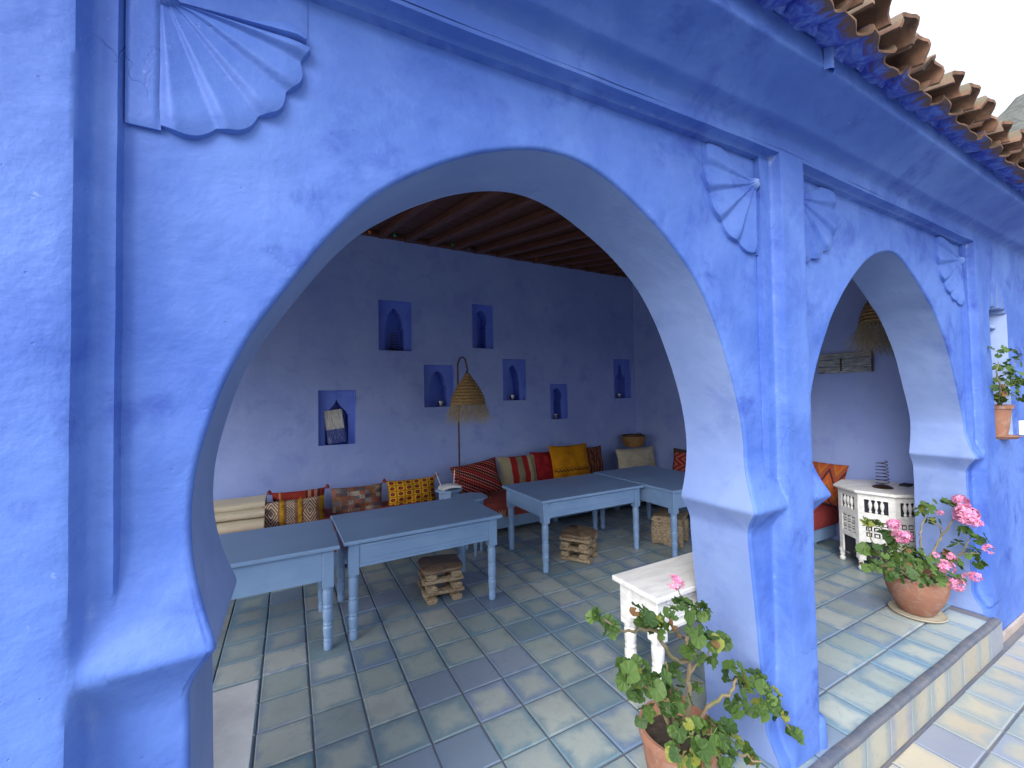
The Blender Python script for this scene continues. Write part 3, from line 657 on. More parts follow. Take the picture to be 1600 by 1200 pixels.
def niche(kind, x0, x1, z0, z1):
    cx_ = (x0+x1)/2; w = (x1-x0); h = z1-z0; g = G()
    def hw(t):                                   # half width at height fraction t of the inner opening
        s_ = w*0.29
        if kind == 'round': return s_*1.05 if t < .52 else (s_*0.86*math.sqrt(max(0, 1-((t-.52)/.34)**2)))
        if kind == 'pointed': return s_ if t < .48 else (s_*0.86 if t < .56 else s_*0.86*max(0, 1-((t-.56)/.31)**1.9)**.8)
        if kind == 'horseshoe':
            if t < .5: return s_*.8
            u = (t-.66)/.22; return s_*.95*math.sqrt(max(0, 1-u*u)) if abs(u) < 1 else 0
        if kind == 'ogee':
            if t < .56: return s_*1.1
            if t < .60: return s_*.95
            u = (t-.60)/.25; return s_*.95*max(0, (1-u))**1.6 if u < 1 else 0
        if t < .55: return s_*1.05
        u = (t-.55)/.33; return s_*.8*max(0, math.sqrt(max(0, 1-u))*(1-.45*math.sin(math.pi*min(1, u)))) if u < 1 else 0
    D1, D2 = 0.055, 0.25; n = 56
    # outer recess sides
    o = [(x0, z0), (x1, z0), (x1, z1), (x0, z1), (x0, z0)]
    def jit(p): q = wob(p, .004, 4, 3); return (q[0], p[1], q[2])
    g.grid([[(x, y, z) for x, z in [(lerp(a[0], b[0], k/4), lerp(a[1], b[1], k/4)) for a, b in zip(o, o[1:]) for k in range(4)]+[o[0]]] for y in (-.004, .01, D1)], flip=True)
    L, Rr, LB, RB = [], [], [], []
    for i in range(n+1):
        t = i/n; z = lerp(z0, z1, t); q = max(0.0005, hw(t)) if hw(t) > 0 else 0.0005
        L.append([(x0, D1, z), (cx_-q, D1, z)]); Rr.append([(cx_+q, D1, z), (x1, D1, z)]); LB.append([(cx_-q, D1, z), (cx_-q, D2, z)]); RB.append([(cx_+q, D2, z), (cx_+q, D1, z)])
    for q in (L, Rr, LB, RB): g.grid(q, flip=True)
    g.add([(x0, D2, z0), (x1, D2, z0), (x1, D2, z1), (x0, D2, z1)], [(0, 1, 2, 3)]); g.add([(x0, D1, z0+.001), (x1, D1, z0+.001), (x1, D2, z0+.001), (x0, D2, z0+.001)], [(0, 1, 2, 3)])
    g.obj('niche', M['niche'], back)
for a in NI: niche(*a)

rw = thing('right_side_wall', 'lavender blue plaster side wall at the far right end of the room', 'wall', (XR, 3.4, 0))
g = G(); g.grid([[(noise.noise(Vector((9, y*1.7, z*1.7)))*0.010, y-3.4, z) for z in [(zc(y)+.03)*i/40 for i in range(41)]] for y in [1.42+(5.45-1.42)*j/42 for j in range(43)]], flip=False); g.obj('plaster_face', M['inner'], rw, True)
def leaf(g, x0, x1, y0, y1, z0):
    a, b = zc(y0+3.4)+.035, zc(y1+3.4)+.035
    return g.add([(x, y, z) for x in (x0, x1) for y, z in ((y0, z0), (y0, a), (y1, z0), (y1, b))], [(0, 1, 3, 2), (4, 6, 7, 5), (0, 4, 5, 1), (2, 3, 7, 6), (0, 2, 6, 4), (1, 5, 7, 3)])
leaf(G(), .05, .3, -1.95, 2.2, -.1).obj('outer_leaf', M['pale'], rw)
lw = thing('left_side_wall', 'lavender blue side wall with a wide doorway at the left end of the room', 'wall', (XLW, 3.4, 0))
for n_, y0_, y1_, z0_ in (('wall_pier', -1.95, -1.75, -.1), ('wall_pier', 1.85, 2.1, -.1), ('lintel', -1.75, 1.85, 2.86)): leaf(G(), -.25, 0, y0_, y1_, z0_).obj(n_, M['inner'], lw)

# ------------------------------------------------------------------ CEILING AND ROOF
ceil = thing('timber_ceiling', 'dark red-brown sloping ceiling of round-edged beams and planks', 'ceiling', (0, 0, 0))
sl = math.atan(0.2); ln = (YB+.1-1.35)/math.cos(sl); rx = Matrix.Rotation(sl, 3, 'X')
bm = G().box(-.04, .04, 0, ln, -.07, 0).mesh('beam', M['wood'])
rng = random.Random(5)
x = -3.6
while x < 5.3:
    link('beam', bm, ceil, .006, 2, (x+rng.uniform(-.02, .02), 1.35, zc(1.35)+.0), (sl, 0, 0)); x += 0.33
pmesh = G().box(XLW-.1, XR+.15, 0, .168, .002, .03).mesh('plank', M['plank'])
for i in range(int(ln/.172)+1):
    d = i*.172; link('plank', pmesh, ceil, .003, 1, (0, 1.35+d*math.cos(sl), zc(1.35)+d*math.sin(sl)+rng.uniform(0, .006)), (sl, 0, 0))
G().box(XLW, XR+.05, YB-.075, YB+.02, 3.70, 3.80).obj('added_dark_strip', M['wood'], ceil, bevel=.004)  # dark strip added to darken the gaps between beams at the wall top
roof = thing('tiled_roof', 'lean-to roof of weathered terracotta barrel tiles whose painted undersides hang over the facade', 'roof', (0, .69, 2.995))
def zr(y): return 3.03+0.2*(y-.6)
G().add([(-4.4, .26, zr(.86)-3.03-.006), (9.7, .26, zr(.86)-3.03-.006), (9.7, 5.4, zr(6)-3.03-.006), (-4.4, 5.4, zr(6)-3.03-.006)]+[(-4.4, .26, zr(.86)-3.03-.05), (9.7, .26, zr(.86)-3.03-.05), (9.7, 5.4, zr(6)-3.03-.05), (-4.4, 5.4, zr(6)-3.03-.05)],
        [(0, 1, 2, 3), (7, 6, 5, 4), (0, 4, 5, 1), (1, 5, 6, 2), (2, 6, 7, 3), (3, 7, 4, 0)]).obj('roof_deck', M['plank'], roof)
def barrel(r0, r1, L, th, up, seed):
    g = G(); na, nl = 12, 5; rg = random.Random(seed); A = []; B_ = []
    for j in range(nl+1):
        t = j/nl; r = lerp(r0, r1, t); a_, b_ = [], []
        for i in range(na+1):
            an = math.pi*i/na; w = 1+0.05*math.sin(i*1.7+seed)+rg.uniform(-.012, .012)
            zf = math.sin(an)*(0.95 if up else 0.55)
            for lst, rr in ((a_, r), (b_, r-th)):
                lst.append((math.cos(an)*rr*w, t*L+(0.012*math.sin(i*.9+seed) if j == 0 else 0), (1 if up else -1)*zf*rr*w))
        A.append(a_); B_.append(b_)
    g.grid(A, flip=not up); nA = len(g.f); g.grid(B_, flip=up); nB = len(g.f)
    g.grid([A[0], B_[0]], flip=up); g.grid([A[-1], B_[-1]], flip=not up)
    for k in (0, na): g.grid([[r_[k] for r_ in A], [r_[k] for r_ in B_]])
    fm = [1 if (not up and i < nA) else 0 for i in range(len(g.f))]
    return g.mesh('roof_tile', [M['roof'], M['smear']], True, 45, fm)
covers = [barrel(.088, .072, .42, .016, True, s_) for s_ in range(4)]; pans = [barrel(.105, .085, .42, .016, False, s_+9) for s_ in range(4)]
k = 0; x = -3.9
while x < 9.0:
    for row in range(3 if x > 1 else 1):
        y0 = row*.34
        link('roof_tile', pans[k % 4], roof, 0, 0, (x+rng.uniform(-.01, .01), y0+.02+rng.uniform(-.02, .02), .2*y0+.075+row*.006), (sl, rng.uniform(-.05, .05), rng.uniform(-.03, .03)))
        link('roof_tile', covers[(k*3+1) % 4], roof, 0, 0, (x+.1+rng.uniform(-.014, .014), y0+rng.uniform(-.035, .03), .2*y0+.088+row*.006+rng.uniform(-.008, .01)), (sl, rng.uniform(-.10, .10), rng.uniform(-.05, .05)))
        k += 1
    x += 0.20
g = G()                                          # mortar bed lumps between the tiles
g.grid([[wob((xx, yy, zz+0.02*noise.noise(Vector((xx*9, yy*5, 2)))), .012, 9) for xx in [-4+.04*i for i in range(325)]] for yy, zz in ((.137, .062), (.12, .07), (.105, .084), (.10, .10), (.13, .12), (.23, .13))], flip=False)
tag(g.obj('mortar', M['smear'], roof, True), kind='stuff')

gar = thing('bead_garland', 'string of small red, green and blue beads hung along the top of the niche wall', 'garland', (0, YB-.05, 3.6))
GP = [(578, 362, (0.45, 0.10, 0.03)), (617, 369, (0.03, 0.20, 0.12)), (647, 374, (0.03, 0.05, 0.18)), (680, 379, (0.35, 0.03, 0.02)), (708, 385, (0.02, 0.16, 0.08)), (733, 390, (0.03, 0.04, 0.1)), (783, 399, (0.02, 0.2, 0.1)), (838, 411, (0.3, 0.05, 0.02)), (930, 425, (0.05, 0.2, 0.1))]
pts = []
for i, (px, py, c_) in enumerate(GP):
    p = at(px, py, 5.24); p.z = 3.715+.012*math.sin(i*2); p -= Vector((0, YB-.05, 3.6)); pts.append(p)
    G().lathe([(.004, -.024), (.02, -.018), (.027, 0), (.02, .018), (.004, .024)], tuple(p), 10).obj('bead', simple('bead_paint_%d' % i, c_, .4), gar, True)
G().tube([pts[0]-Vector((2.5, 0, 0))]+pts, .004, 5).obj('cord', M['iron'], gar)

# ------------------------------------------------------------------ FLOOR, STEP, TERRACE
GX0, GPX, GY0, GPY = -.4024, .2504, 2.468, .2441
def tilemesh(w, d, seed, th=.02, mat='tile'):
    rg = random.Random(seed); g = G(); e = .006; b = .0045
    rows = []
    for (i_, z) in ((0, -th), (0, -.004), (e, 0.0005)):
        a, c = w/2-b-i_, d/2-b-i_; rows.append([(sx*a+rg.uniform(-.0015, .0015), sy*c+rg.uniform(-.0015, .0015), z+(rg.uniform(-.0006, .0006) if i_ else 0)) for sx, sy in ((-1, -1), (1, -1), (1, 1), (-1, 1))])
    g.grid(rows, closed=True); g.f.append((8, 9, 10, 11)); return g.mesh('tile', M[mat])
tm = [tilemesh(GPX, GPY, i) for i in range(6)]
floor = tag(G().box(XLW, 4.453, 1.025, YB+.1, -.24, -.007).box(4.4531, XR+.1, 1.3, YB+.1, -.24, -.007).obj('floor', M['grout']), kind='structure')
cells = []
for i in range(-14, 24):
    for j in range(-13, 6):
        cx_, cy_ = GX0+(i+.5)*GPX, GY0-(j+.5)*GPY
        if XLW < cx_ < XR+.1 and 1.02 < cy_ < YB and not (cx_ > 4.42 and cy_ < 1.35):
            v = CR @ (np.array([cx_, cy_, 0])-C0)
            inn = v[2] > .3 and -60 < 800+CF*v[0]/v[2] < 1660 and 600-CF*v[1]/v[2] < 1290
            if not inn and cx_ < -1: continue_ = True
            hidden = cy_ > 4.5 or (cx_ < -.45)
            cells.append(((0 if inn and not hidden else 1), math.hypot(cx_, cy_), cx_, cy_))
cells.sort(); rng = random.Random(3)
for kk, (_, d, cx_, cy_) in enumerate(cells[:298]):
    link('tile', tm[rng.randrange(6)], floor, 0, 0, (cx_, cy_, rng.uniform(-.001, .001)), (rng.uniform(-.004, .004), rng.uniform(-.004, .004), rng.choice((0, math.pi))+rng.uniform(-.006, .006)))
g = G()
for _, d, cx_, cy_ in cells[298:]: g.box(cx_-GPX/2+.005, cx_+GPX/2-.005, cy_-GPY/2+.005, cy_+GPY/2-.005, -.018, 0)
tag(g.obj('tile_field', M['tile_bulk'], floor), kind='stuff')
# step riser
step = tag(G().box(-4.3, 4.452, 1.02, 1.05, -.24, -.0075).obj('step', M['grout']), kind='structure')
def riser(w, h, seed):
    g = G(); b = .004; rg = random.Random(seed)
    rows = [[(sx*(w/2-b-i_), y, sz*(h/2-i_)+rg.uniform(-.001, .001)) for sx, sz in ((-1, -1), (1, -1), (1, 1), (-1, 1))] for i_, y in ((0, .012), (0, .003), (.005, 0))]
    g.grid(rows, closed=True); g.f.append((8, 9, 10, 11)); return g.mesh('riser_tile', M['tile_out'])
rm = [riser(.258, .19, i) for i in range(4)]
for i in range(-24, 9):
    xx = 2.322+.2585*i
    if xx < 4.42: link('riser_tile', rm[i % 4], step, 0, 0, (xx, 1.008, -.131), (0, rng.uniform(-.006, .006), 0))
nos = G(); nos.grid([[wob((x_, y, z), .003, 6) for x_ in [-4.3+.05*i for i in range(175)]+[4.452]] for y, z in ((1.042, .0022), (1.04, .0038), (1.02, .0042), (1.012, .004), (1.003, .001), (1.0, -.006), (1.0, -.022), (1.012, -.028))], flip=False)
nos.obj('nosing', simple('grey_cement_nosing', (0.07, 0.085, 0.12), .75, (0.12, 0.12, 0.14), 9, .9, 50), step, True, 60)
terr = tag(G().box(-10, 13, -2.9, 1.06, -.5, -.2375).obj('terrace', M['grout']), kind='structure')
tt = [tilemesh(.2555, .2555, 20+i, mat='tile_out') for i in range(5)]
n = 0; bulk = G()
for i in range(-30, 40):
    for j in range(0, 26):
        cx_ = 3.445+.2555*(i+.5); cy_ = .785-.2555*(j+.5)+(.0 if j else 0)
        if j == 0 and i > -12:
            pass
        v = CR @ (np.array([cx_, cy_, -.23])-C0)
        inn = v[2] > .15 and 800+CF*v[0]/v[2] < 1750 and 1200 < 800+CF*v[0]/v[2] and 600-CF*v[1]/v[2] < 1330
        if inn and n < 200:
            link('tile', tt[rng.randrange(5)], terr, 0, 0, (cx_, cy_, -.23+rng.uniform(-.001, .001)), (rng.uniform(-.004, .004), rng.uniform(-.004, .004), rng.choice((0, math.pi)))); n += 1
        elif -6 < cx_ < 9 and cy_ > -2.7: bulk.box(cx_-.122, cx_+.122, cy_-.122, cy_+.122, -.25, -.23)
t2m = [tilemesh(.2555, .216, 30+i, mat='tile_out') for i in range(4)]
for i in range(-28, 20):
    cx_ = 3.445+.2555*(i+.5); link('tile', t2m[rng.randrange(4)], terr, 0, 0, (cx_, .894, -.23), (0, 0, rng.choice((0, math.pi))))
tag(bulk.obj('tile_field', M['tile_bulk'], terr), kind='stuff')
side = tag(G().box(-9, XLW-.3, 1.06, 5.4, -.5, -.24).obj('side_terrace', simple('pale_paving', (0.36, 0.35, 0.31), .7, (0.28, 0.29, 0.28), 3, .3, 20)), kind='structure')
pw = thing('bounce_stop_wall', 'low blue wall added out of view to cut light bounced off the terrace', 'wall', (3, -2.9, -.24))  # unseen wall, added to limit the light bouncing up from the terrace
G().box(-10, 10, -.12, .12, 0, .75).obj('wall_body', M['blue'], pw, bevel=.03)
# distant ground and hillside
tag(G().box(-400, 400, -400, 400, -9, -8).obj('ground', simple('valley_ground', (0.09, 0.10, 0.06), 1, (0.16, 0.14, 0.10), .02, 0)), kind='structure')
g = G(); rows = []
for i in range(41):
    r = []
    for j in range(31):
        x_ = 60+i*9; y_ = -120+j*16; h = -8+max(0, (x_-80))*0.74*(0.75+.35*noise.noise(Vector((y_*.012, 4, 0))))+18*noise.noise(Vector((x_*.012, y_*.012, 1)))+5*noise.noise(Vector((x_*.05, y_*.05, 1)))
        r.append((x_, y_, h))
    rows.append(r)
g.grid(rows); tag(g.obj('hillside', M['rock'], None, True), kind='structure')

# ------------------------------------------------------------------ TABLES
def leg_mesh(h, zb, s_=.036, rings=1, mat=None):
    g = G(); g.box(-s_, s_, -s_, s_, zb, h)
    r = s_*.93
    pr = [(r*.72, 0), (r*.80, .008), (r*.86, .05), (r*.74, .058), (r*.92, .066), (r*.74, .076), (r*.88, .10), (r*.98, .15), (r*.80, .162), (r*.98, .172), (r*.80, .184), (r*.96, .20), (r*1.0, .26), (r*.82, .272), (r*1.0, .284), (r*.82, .296), (r*.95, .31), (r*1.0, zb-.03), (r*.85, zb-.018), (r*1.0, zb-.008), (r*1.0, zb+.01)]
    pr = [(a, b) for a, b in pr if b <= zb+.011]; pr.sort(key=lambda q: q[1])
    g.lathe(pr, seg=18); return g.mesh('leg', mat or M['table'], True, 30)
def table(name, label, x0, x1, y0, y1, h, mat, rz=0, apron=.17, ov=.035, top=.028, group=None, moulded=True, legblock=.05, ln_=None):
    cx_, cy_ = (x0+x1)/2, (y0+y1)/2; w, d = (x1-x0)/2, (y1-y0)/2
    t = thing(name, label, 'table', (cx_, cy_, 0), rz, group)
    G().box(-w, w, -d, d, h-top, h).obj('tabletop', mat, t, bevel=.007, seg=3)
    zt = h-top; zb = zt-apron; s_ = .036; a, b = w-ov, d-ov
    lm = leg_mesh(zt, zb-legblock, s_, mat=mat)
    for sx in (-1, 1):
        for sy in (-1, 1): link('leg', lm, t, .004, 1, (sx*(a-s_), sy*(b-s_), 0))
    ap = G(); ap.box(-a+2*s_, a-2*s_, -b+.008, -b+.03, zb, zt-.001); ap.obj('apron', mat, t, bevel=.003)
    ap = G(); ap.box(-a+2*s_, a-2*s_, b-.03, b-.008, zb, zt-.001); ap.obj('apron', mat, t, bevel=.003)
    for sx in (-1, 1):
        ap = G(); ap.box(min(sx*(a-.008), sx*(a-.03)), max(sx*(a-.008), sx*(a-.03)), -b+2*s_, b-2*s_, zb, zt-.001); ap.obj('apron', mat, t, bevel=.003)
    if moulded:
        m = G(); m.box(-a+2*s_, a-2*s_, -b-.004, -b+.009, zt-.035, zt-.012); m.box(-a+2*s_+.06, a-2*s_-.06, -b+.003, -b+.009, zb+.045, zb+.052); m.box(-a+2*s_, a-2*s_, -b+.001, -b+.009, zb, zb+.022)
        m.obj('moulding', mat, t, bevel=.003)
    return t
GT = 'blue tables in the arcade room'
table('blue_table', 'blue table cut off by the left edge of the big arch, butted against its neighbour', -.95, .292, 2.98, 3.69, .69, M['table'], 0, .20, group=GT, moulded=False)
table('blue_table', 'blue table with grooved apron, above the palm stool in front of the dotted yellow cushion', .305, 1.52, 3.03, 3.80, .69, M['table'], R(1.5), .17, group=GT)
table('blue_table', 'blue table in front of the diamond-weave and striped cushions, right of the straw lamp', 2.04, 3.335, 3.25, 4.07, .685, M['table'], 0, .15, group=GT)
table('blue_table', 'blue table set crosswise in the far right corner, half behind the middle pier', 3.345, 4.28, 2.88, 4.11, .69, M['table'], 0, .17, group=GT, moulded=False)
t4 = [o for o in bpy.data.objects if o.name.startswith('blue_table')][-1]
G().box(-.935/2+.042, -.935/2+.03, .25, .42, .575, .585).obj('drawer_slot', M['dark'], t4)
table('white_side_table', 'white painted side table behind the flowering pot, against the middle pier', 1.575, 2.32, 1.475, 1.80, .65, M['wtable'], 0, .17, .03)
wt = thing('white_stone_table', 'white table with pale stone top just inside the left pier, at the bottom edge', 'table', (-.56, 1.68, 0))
G().box(-.46, .45, -.225, .225, .555, .58).obj('tabletop', M['wslab'], wt, bevel=.003)
lm = leg_mesh(.555, .35, .03, mat=M['wtable'])
for sx in (-.40, .36):
    for sy in (-.17, .17): link('leg', lm, wt, .003, 1, (sx, sy, 0))
G().box(-.38, .34, -.17, .17, .47, .554).obj('apron', M['wtable'], wt)

# octagonal white table with spindle windows
oc = thing('octagonal_table', 'white octagonal table with spindle and lattice panels behind the pink geranium', 'table', (4.945, 1.825, 0))
s8 = .283; R8 = s8/(2*math.sin(R(22.5))); H8 = .735
def octo(r, z, a0=R(-78+90+22.5+180)): return [(r*math.cos(a0+i*math.pi/4), r*math.sin(a0+i*math.pi/4), z) for i in range(8)]
g = G(); g.grid([octo(R8-.006, H8-.028), octo(R8, H8-.022), octo(R8, H8-.006), octo(R8-.008, H8)], closed=True); g.f.append(tuple(range(24, 32))); g.f.append(tuple(range(8))[::-1]); g.obj('tabletop', M['wtable'], oc)
RB8 = R8-.035; cor = octo(RB8, 0)
def panel(i):
    a, b = Vector(cor[i]), Vector(cor[(i+1) % 8]); L = (b-a).length; u = (b-a)/L; nrm_ = Vector((u.y, -u.x, 0))
    def put(g, u0, u1, z0, z1, d0=0.0, d1=.016):
        P_ = [a+u*uu-nrm_*dd+Vector((0, 0, zz)) for uu in (u0, u1) for dd in (d0, d1) for zz in (z0, z1)]
        g.add(P_, [(0, 1, 3, 2), (4, 6, 7, 5), (0, 4, 5, 1), (2, 3, 7, 6), (0, 2, 6, 4), (1, 5, 7, 3)])
    g = G(); z1 = H8-.029
    put(g, .0, .045, .10, z1); put(g, L-.045, L, .10, z1); put(g, .045, L-.045, z1-.05, z1); put(g, .045, L-.045, .47, .535); put(g, .045, L-.045, .27, .31)
    g.obj('side_panel', M['wtable'], oc, bevel=.002)
    m = 4; sp = G()
    for q in range(1, m):
        c = a+u*(.045+(L-.09)*q/m)-nrm_*.008
        sp.lathe([(.008, .535), (.012, .55), (.006, .562), (.013, .59), (.016, .61), (.013, .63), (.006, .645), (.012, .653), (.008, .66)], (c.x, c.y, 0), 8)
    sp.obj('spindles', M['wtable'], oc, True)
    lt = G()
    for q in range(4):
        put(lt, .045+(L-.09)*q/3-.006, .045+(L-.09)*q/3+.006, .31, .47, .004, .010); put(lt, .045, L-.045, .31+.053*q-.004, .31+.053*q+.008, .004, .010)
    for q in range(3):
        for w_ in range(3):
            c0 = .045+(L-.09)*(q+.5)/3; z0_ = .337+.053*w_; put(lt, c0-.011, c0+.011, z0_-.011, z0_+.011, .003, .011)
    lt.obj('lattice', M['wtable'], oc)
for i in range(8): panel(i)
fm_ = G().lathe([(.012, 0), (.024, .01), (.026, .03), (.014, .045), (.022, .06), (.018, .08), (.024, .10), (.024, .12)], seg=12).mesh('foot', M['wtable'], True, 40)
for i in range(8): link('foot', fm_, oc, 0, 0, (cor[i][0]*.95, cor[i][1]*.95, 0))
inner = G(); inner.grid([octo(RB8-.03, .1), octo(RB8-.03, H8-.03)], closed=True); inner.obj('inner_dark_sheet', M['dark'], oc)  # near-black sheet set just inside the open side panels
def coil(name, label, loc, h, r, base=True):
    t = thing(name, label, 'ornament', loc)
    g = G(); g.tube([(math.cos(a)*r*(1-.2*a/44)*(1 if a > 3 else .8), math.sin(a)*r*(1-.2*a/44), .03+h*a/44) for a in [i*.35 for i in range(126)]], .0035, 5); g.obj('wire_spiral', M['iron'], t, True)
    G().lathe([(.075, 0), (.078, .006), (.05, .022), (.015, .03), (.0, .031)], seg=20).obj('base', M['iron'], t, True)
    return t
coil('spiral_candle_stand', 'rusty wire spiral stand on a domed base on the octagonal white table', (4.90, 1.80, H8), .22, .05)
ds = tag(G().box(-.06, .06, -.035, .035, 0, .018).obj('small_box', M['dark'], None, bevel=.004, loc=(5.17, 1.72, H8)), 'small flat dark box at the right rim of the octagonal white table', 'box')

# small blue stools behind the tables
def octstool(label, loc, r, h, rz):
    t = thing('blue_stool', label, 'stool', loc, rz, 'small blue stools between the benches')
    def oc_(rr, z): return [(rr*math.cos(i*math.pi/4+.39), rr*math.sin(i*math.pi/4+.39), z) for i in range(8)]
    g = G(); g.grid([oc_(r, h-.03), oc_(r+.012, h-.024), oc_(r+.012, h-.006), oc_(r+.004, h)], closed=True); g.f.append(tuple(range(24, 32))); g.f.append(tuple(range(8))[::-1]); g.obj('seat', M['table'], t)
    g = G(); g.grid([oc_(r-.03, h-.17), oc_(r-.03, h-.03)], closed=True); g.obj('apron', M['table'], t)
    lm = G().lathe([(.012, 0), (.02, .02), (.012, .05), (.02, .09), (.024, .2), (.014, .25), (.024, .28), (.02, h-.17), (.02, h-.1)], seg=10).mesh('leg', M['table'], True, 40)
    for i in range(4): link('leg', lm, t, 0, 0, ((r-.05)*math.cos(i*math.pi/2), (r-.05)*math.sin(i*math.pi/2), 0))
    return t
octstool('small octagonal blue stool just behind the grooved blue table', (1.70, 4.14, 0), .165, .60, 0)
octstool('small octagonal blue stool carrying the white router beside the lamp pole', (1.63, 4.62, 0), .15, .60, .2)
rt = thing('wifi_router', 'white router with two aerials on the small blue stool', 'router', (1.63, 4.60, .60), .1)
G().grid([[(x_*.115, y_*.07, z+.018*(1-x_*x_)) for x_ in [-1+.2*i for i in range(11)]] for y_, z in ((-1, 0), (-1, .022), (-.9, .028), (.9, .034), (1, .03), (1, 0), (-1, 0))], flip=False).obj('case', M['white'], rt, True, 50)
for x_, dx in ((-.085, -.06), (.075, .02)): G().tube([(x_, .05, .03), (x_+dx, .06, .20)], .004, 6).obj('aerial', M['white'], rt)

# ------------------------------------------------------------------ PALM STOOLS
def rbar(g, x0, x1, y0, y1, z0, z1, seed):
    rg = random.Random(seed); n = 7; rows = []; lx = (x1-x0) > (y1-y0)
    for i in range(n+1):
        t = i/n; r = []
        for k in range(8):
            a = math.pi/4*k+.39; cc = math.copysign(abs(math.cos(a))**.6, math.cos(a)); ss = math.copysign(abs(math.sin(a))**.6, math.sin(a)); w = 1+rg.uniform(-.07, .05)
            if lx: r.append((lerp(x0, x1, t)+rg.uniform(-.004, .004), (y0+y1)/2+cc*(y1-y0)/2*w, (z0+z1)/2+ss*(z1-z0)/2*w))
            else: r.append(((x0+x1)/2-cc*(x1-x0)/2*w, lerp(y0, y1, t)+rg.uniform(-.004, .004), (z0+z1)/2+ss*(z1-z0)/2*w))
        rows.append(r)
    o = len(g.v); g.grid(rows, closed=True); g.f.append(tuple(o+k for k in range(8))); g.f.append(tuple(o+n*8+k for k in range(8))[::-1])
def palmstool(label, x, y, rz, s_=.165, h=.26):
    t = thing('palm_stool', label, 'stool', (x, y, 0), rz, 'rough palm-rib stools under the tables')
    n = 5; lh = (h-.028)/n
    for L in range(n):
        for sg in (-1, 1):
            g = G(); j = s_*.62
            if L % 2: rbar(g, -s_, s_, sg*j-.045, sg*j+.045, L*lh, (L+1)*lh, L*7+sg+3)
            else: rbar(g, sg*j-.045, sg*j+.045, -s_, s_, L*lh, (L+1)*lh, L*7+sg)
            g.obj('rib', M['palm'], t, True, 40)
    g = G(); m = 12; rows = []
    for zz, k in ((h-.030, .97), (h-.026, 1.02), (h-.010, 1.03), (h-.001, 1.0)):
        ring = []
        for i in range(m*4):
            a = 2*math.pi*i/(m*4); c_, s__ = math.cos(a), math.sin(a); q = (abs(c_)**5+abs(s__)**5)**(-1/5)
            ring.append((c_*q*s_*k*1.03, s__*q*s_*k*1.03, zz+.010*noise.noise(Vector((c_*3, s__*3, x)))))
        rows.append(ring)
    g.grid(rows, closed=True); o = len(g.v); g.v.append((0, 0, h)); b = 3*m*4
    g.f += [(b+i, b+(i+1) % (m*4), o) for i in range(m*4)]; g.obj('seat', M['palmtop'], t, True, 60)
palmstool('rough brown palm-rib stool under the grooved blue table', 1.12, 3.43, R(-6))
palmstool('rough brown palm-rib stool in front of the second bench, between its table legs', 2.60, 3.45, R(33), .155, .265)
t = thing('block_stool', 'pale block stool with an open front under the corner table, beside the middle pier', 'stool', (3.74, 3.28, 0), R(28))
for sx in (-1, 1):
    g = G(); rbar(g, sx*.12-.055, sx*.12+.055, -.16, .16, 0, .26, 40+sx); g.obj('side_block', M['palm'], t, True, 40)
g = G(); rbar(g, -.185, .185, -.165, .165, .255, .325, 55); g.obj('seat', M['palm'], t, True, 40)

# ------------------------------------------------------------------ BENCHES AND CUSHIONS
def slab(g, x0, x1, y0, y1, z0, z1, nx=24, ny=8, puff=.012, seed=0):
    def top(x, y): 
        u, v = (x-x0)/(x1-x0), (y-y0)/(y1-y0); e = min(1, min(u, 1-u)*(x1-x0)/.05, min(v, 1-v)*(y1-y0)/.05)
        return z1-.03*(1-max(0, e))**2+puff*noise.noise(Vector((x*4, y*4, seed)))
    xs_ = [lerp(x0, x1, i/nx) for i in range(nx+1)]; ys_ = [lerp(y0, y1, i/ny) for i in range(ny+1)]
    g.grid([[(x, y, top(x, y)) for y in ys_] for x in xs_], flip=True)
    g.grid([[(x, y0-.012*math.sin(math.pi*t)+.004*noise.noise(Vector((x*7, t*3, seed))), lerp(z0, top(x, y0), t)) for x in xs_] for t in (0, .2, .5, .8, .93, 1)], flip=False)
    for x, fl in ((x0, True), (x1, False)): g.grid([[(x, y, lerp(z0, top(x, y), t)) for y in ys_] for t in (0, .5, 1)], flip=fl)
def bench(label, x0, x1, y0, y1, mats):
    t = thing('bench', label, 'bench', (0, 0, 0))
    g = G(); g.box(x0, x1, y0+.02, y1, .06, .20); g.obj('base', M['table'], t, bevel=.004)
    n = max(2, int((x1-x0)/.9)); fm_ = G().box(-.03, .03, -.03, .03, 0, .06).mesh('foot', M['table'])
    for i in range(n+1): link('foot', fm_, t, 0, 0, (lerp(x0+.06, x1-.06, i/n), y0+.10, 0))
    g = G(); slab(g, x0, x1, y0, y1, .201, .41, 60); g.obj('mattress', mats, t, True, 50)
    return t
def moved(t, y):
    return t
bench('long blue bench with red mattress under the left cushions', -2.6, 1.42, 4.33, 5.32, M['redcover'])
b2 = bench('long blue bench with brick red mattress by the back wall, right of the lamp', 1.93, 5.3, 4.50, 5.32, M['redcover'])
b3 = bench('short blue bench with red mattress along the right side wall', 4.62, 5.3, 2.35, 4.47, M['red'])
def emb(px0, py0, s_):                           # crossed-stitch motif on the front of the mattress
    c = at(px0, py0, 4.478); g = G()
    for dx0, dz0, dx1, dz1 in ((-1, 1, .3, -1), (-.3, 1, 1, -1), (1, 1, -.3, -1), (.3, 1, -1, -1), (-1, -.2, -.5, .4), (1, -.2, .5, .4)):
        g.tube([(c.x+dx0*s_, c.y, c.z+dz0*s_), (c.x+dx1*s_, c.y-.003, c.z+dz1*s_)], .0035, 5)
    g.obj('embroidery', M['thread'], b2)
emb(785, 803, .045)
g = G()
for k in range(5): g.tube([(2.02+k*.035, 4.62, .418), (2.05+k*.035, 4.70, .418)], .003, 5)
g.obj('embroidery', M['thread'], b2)

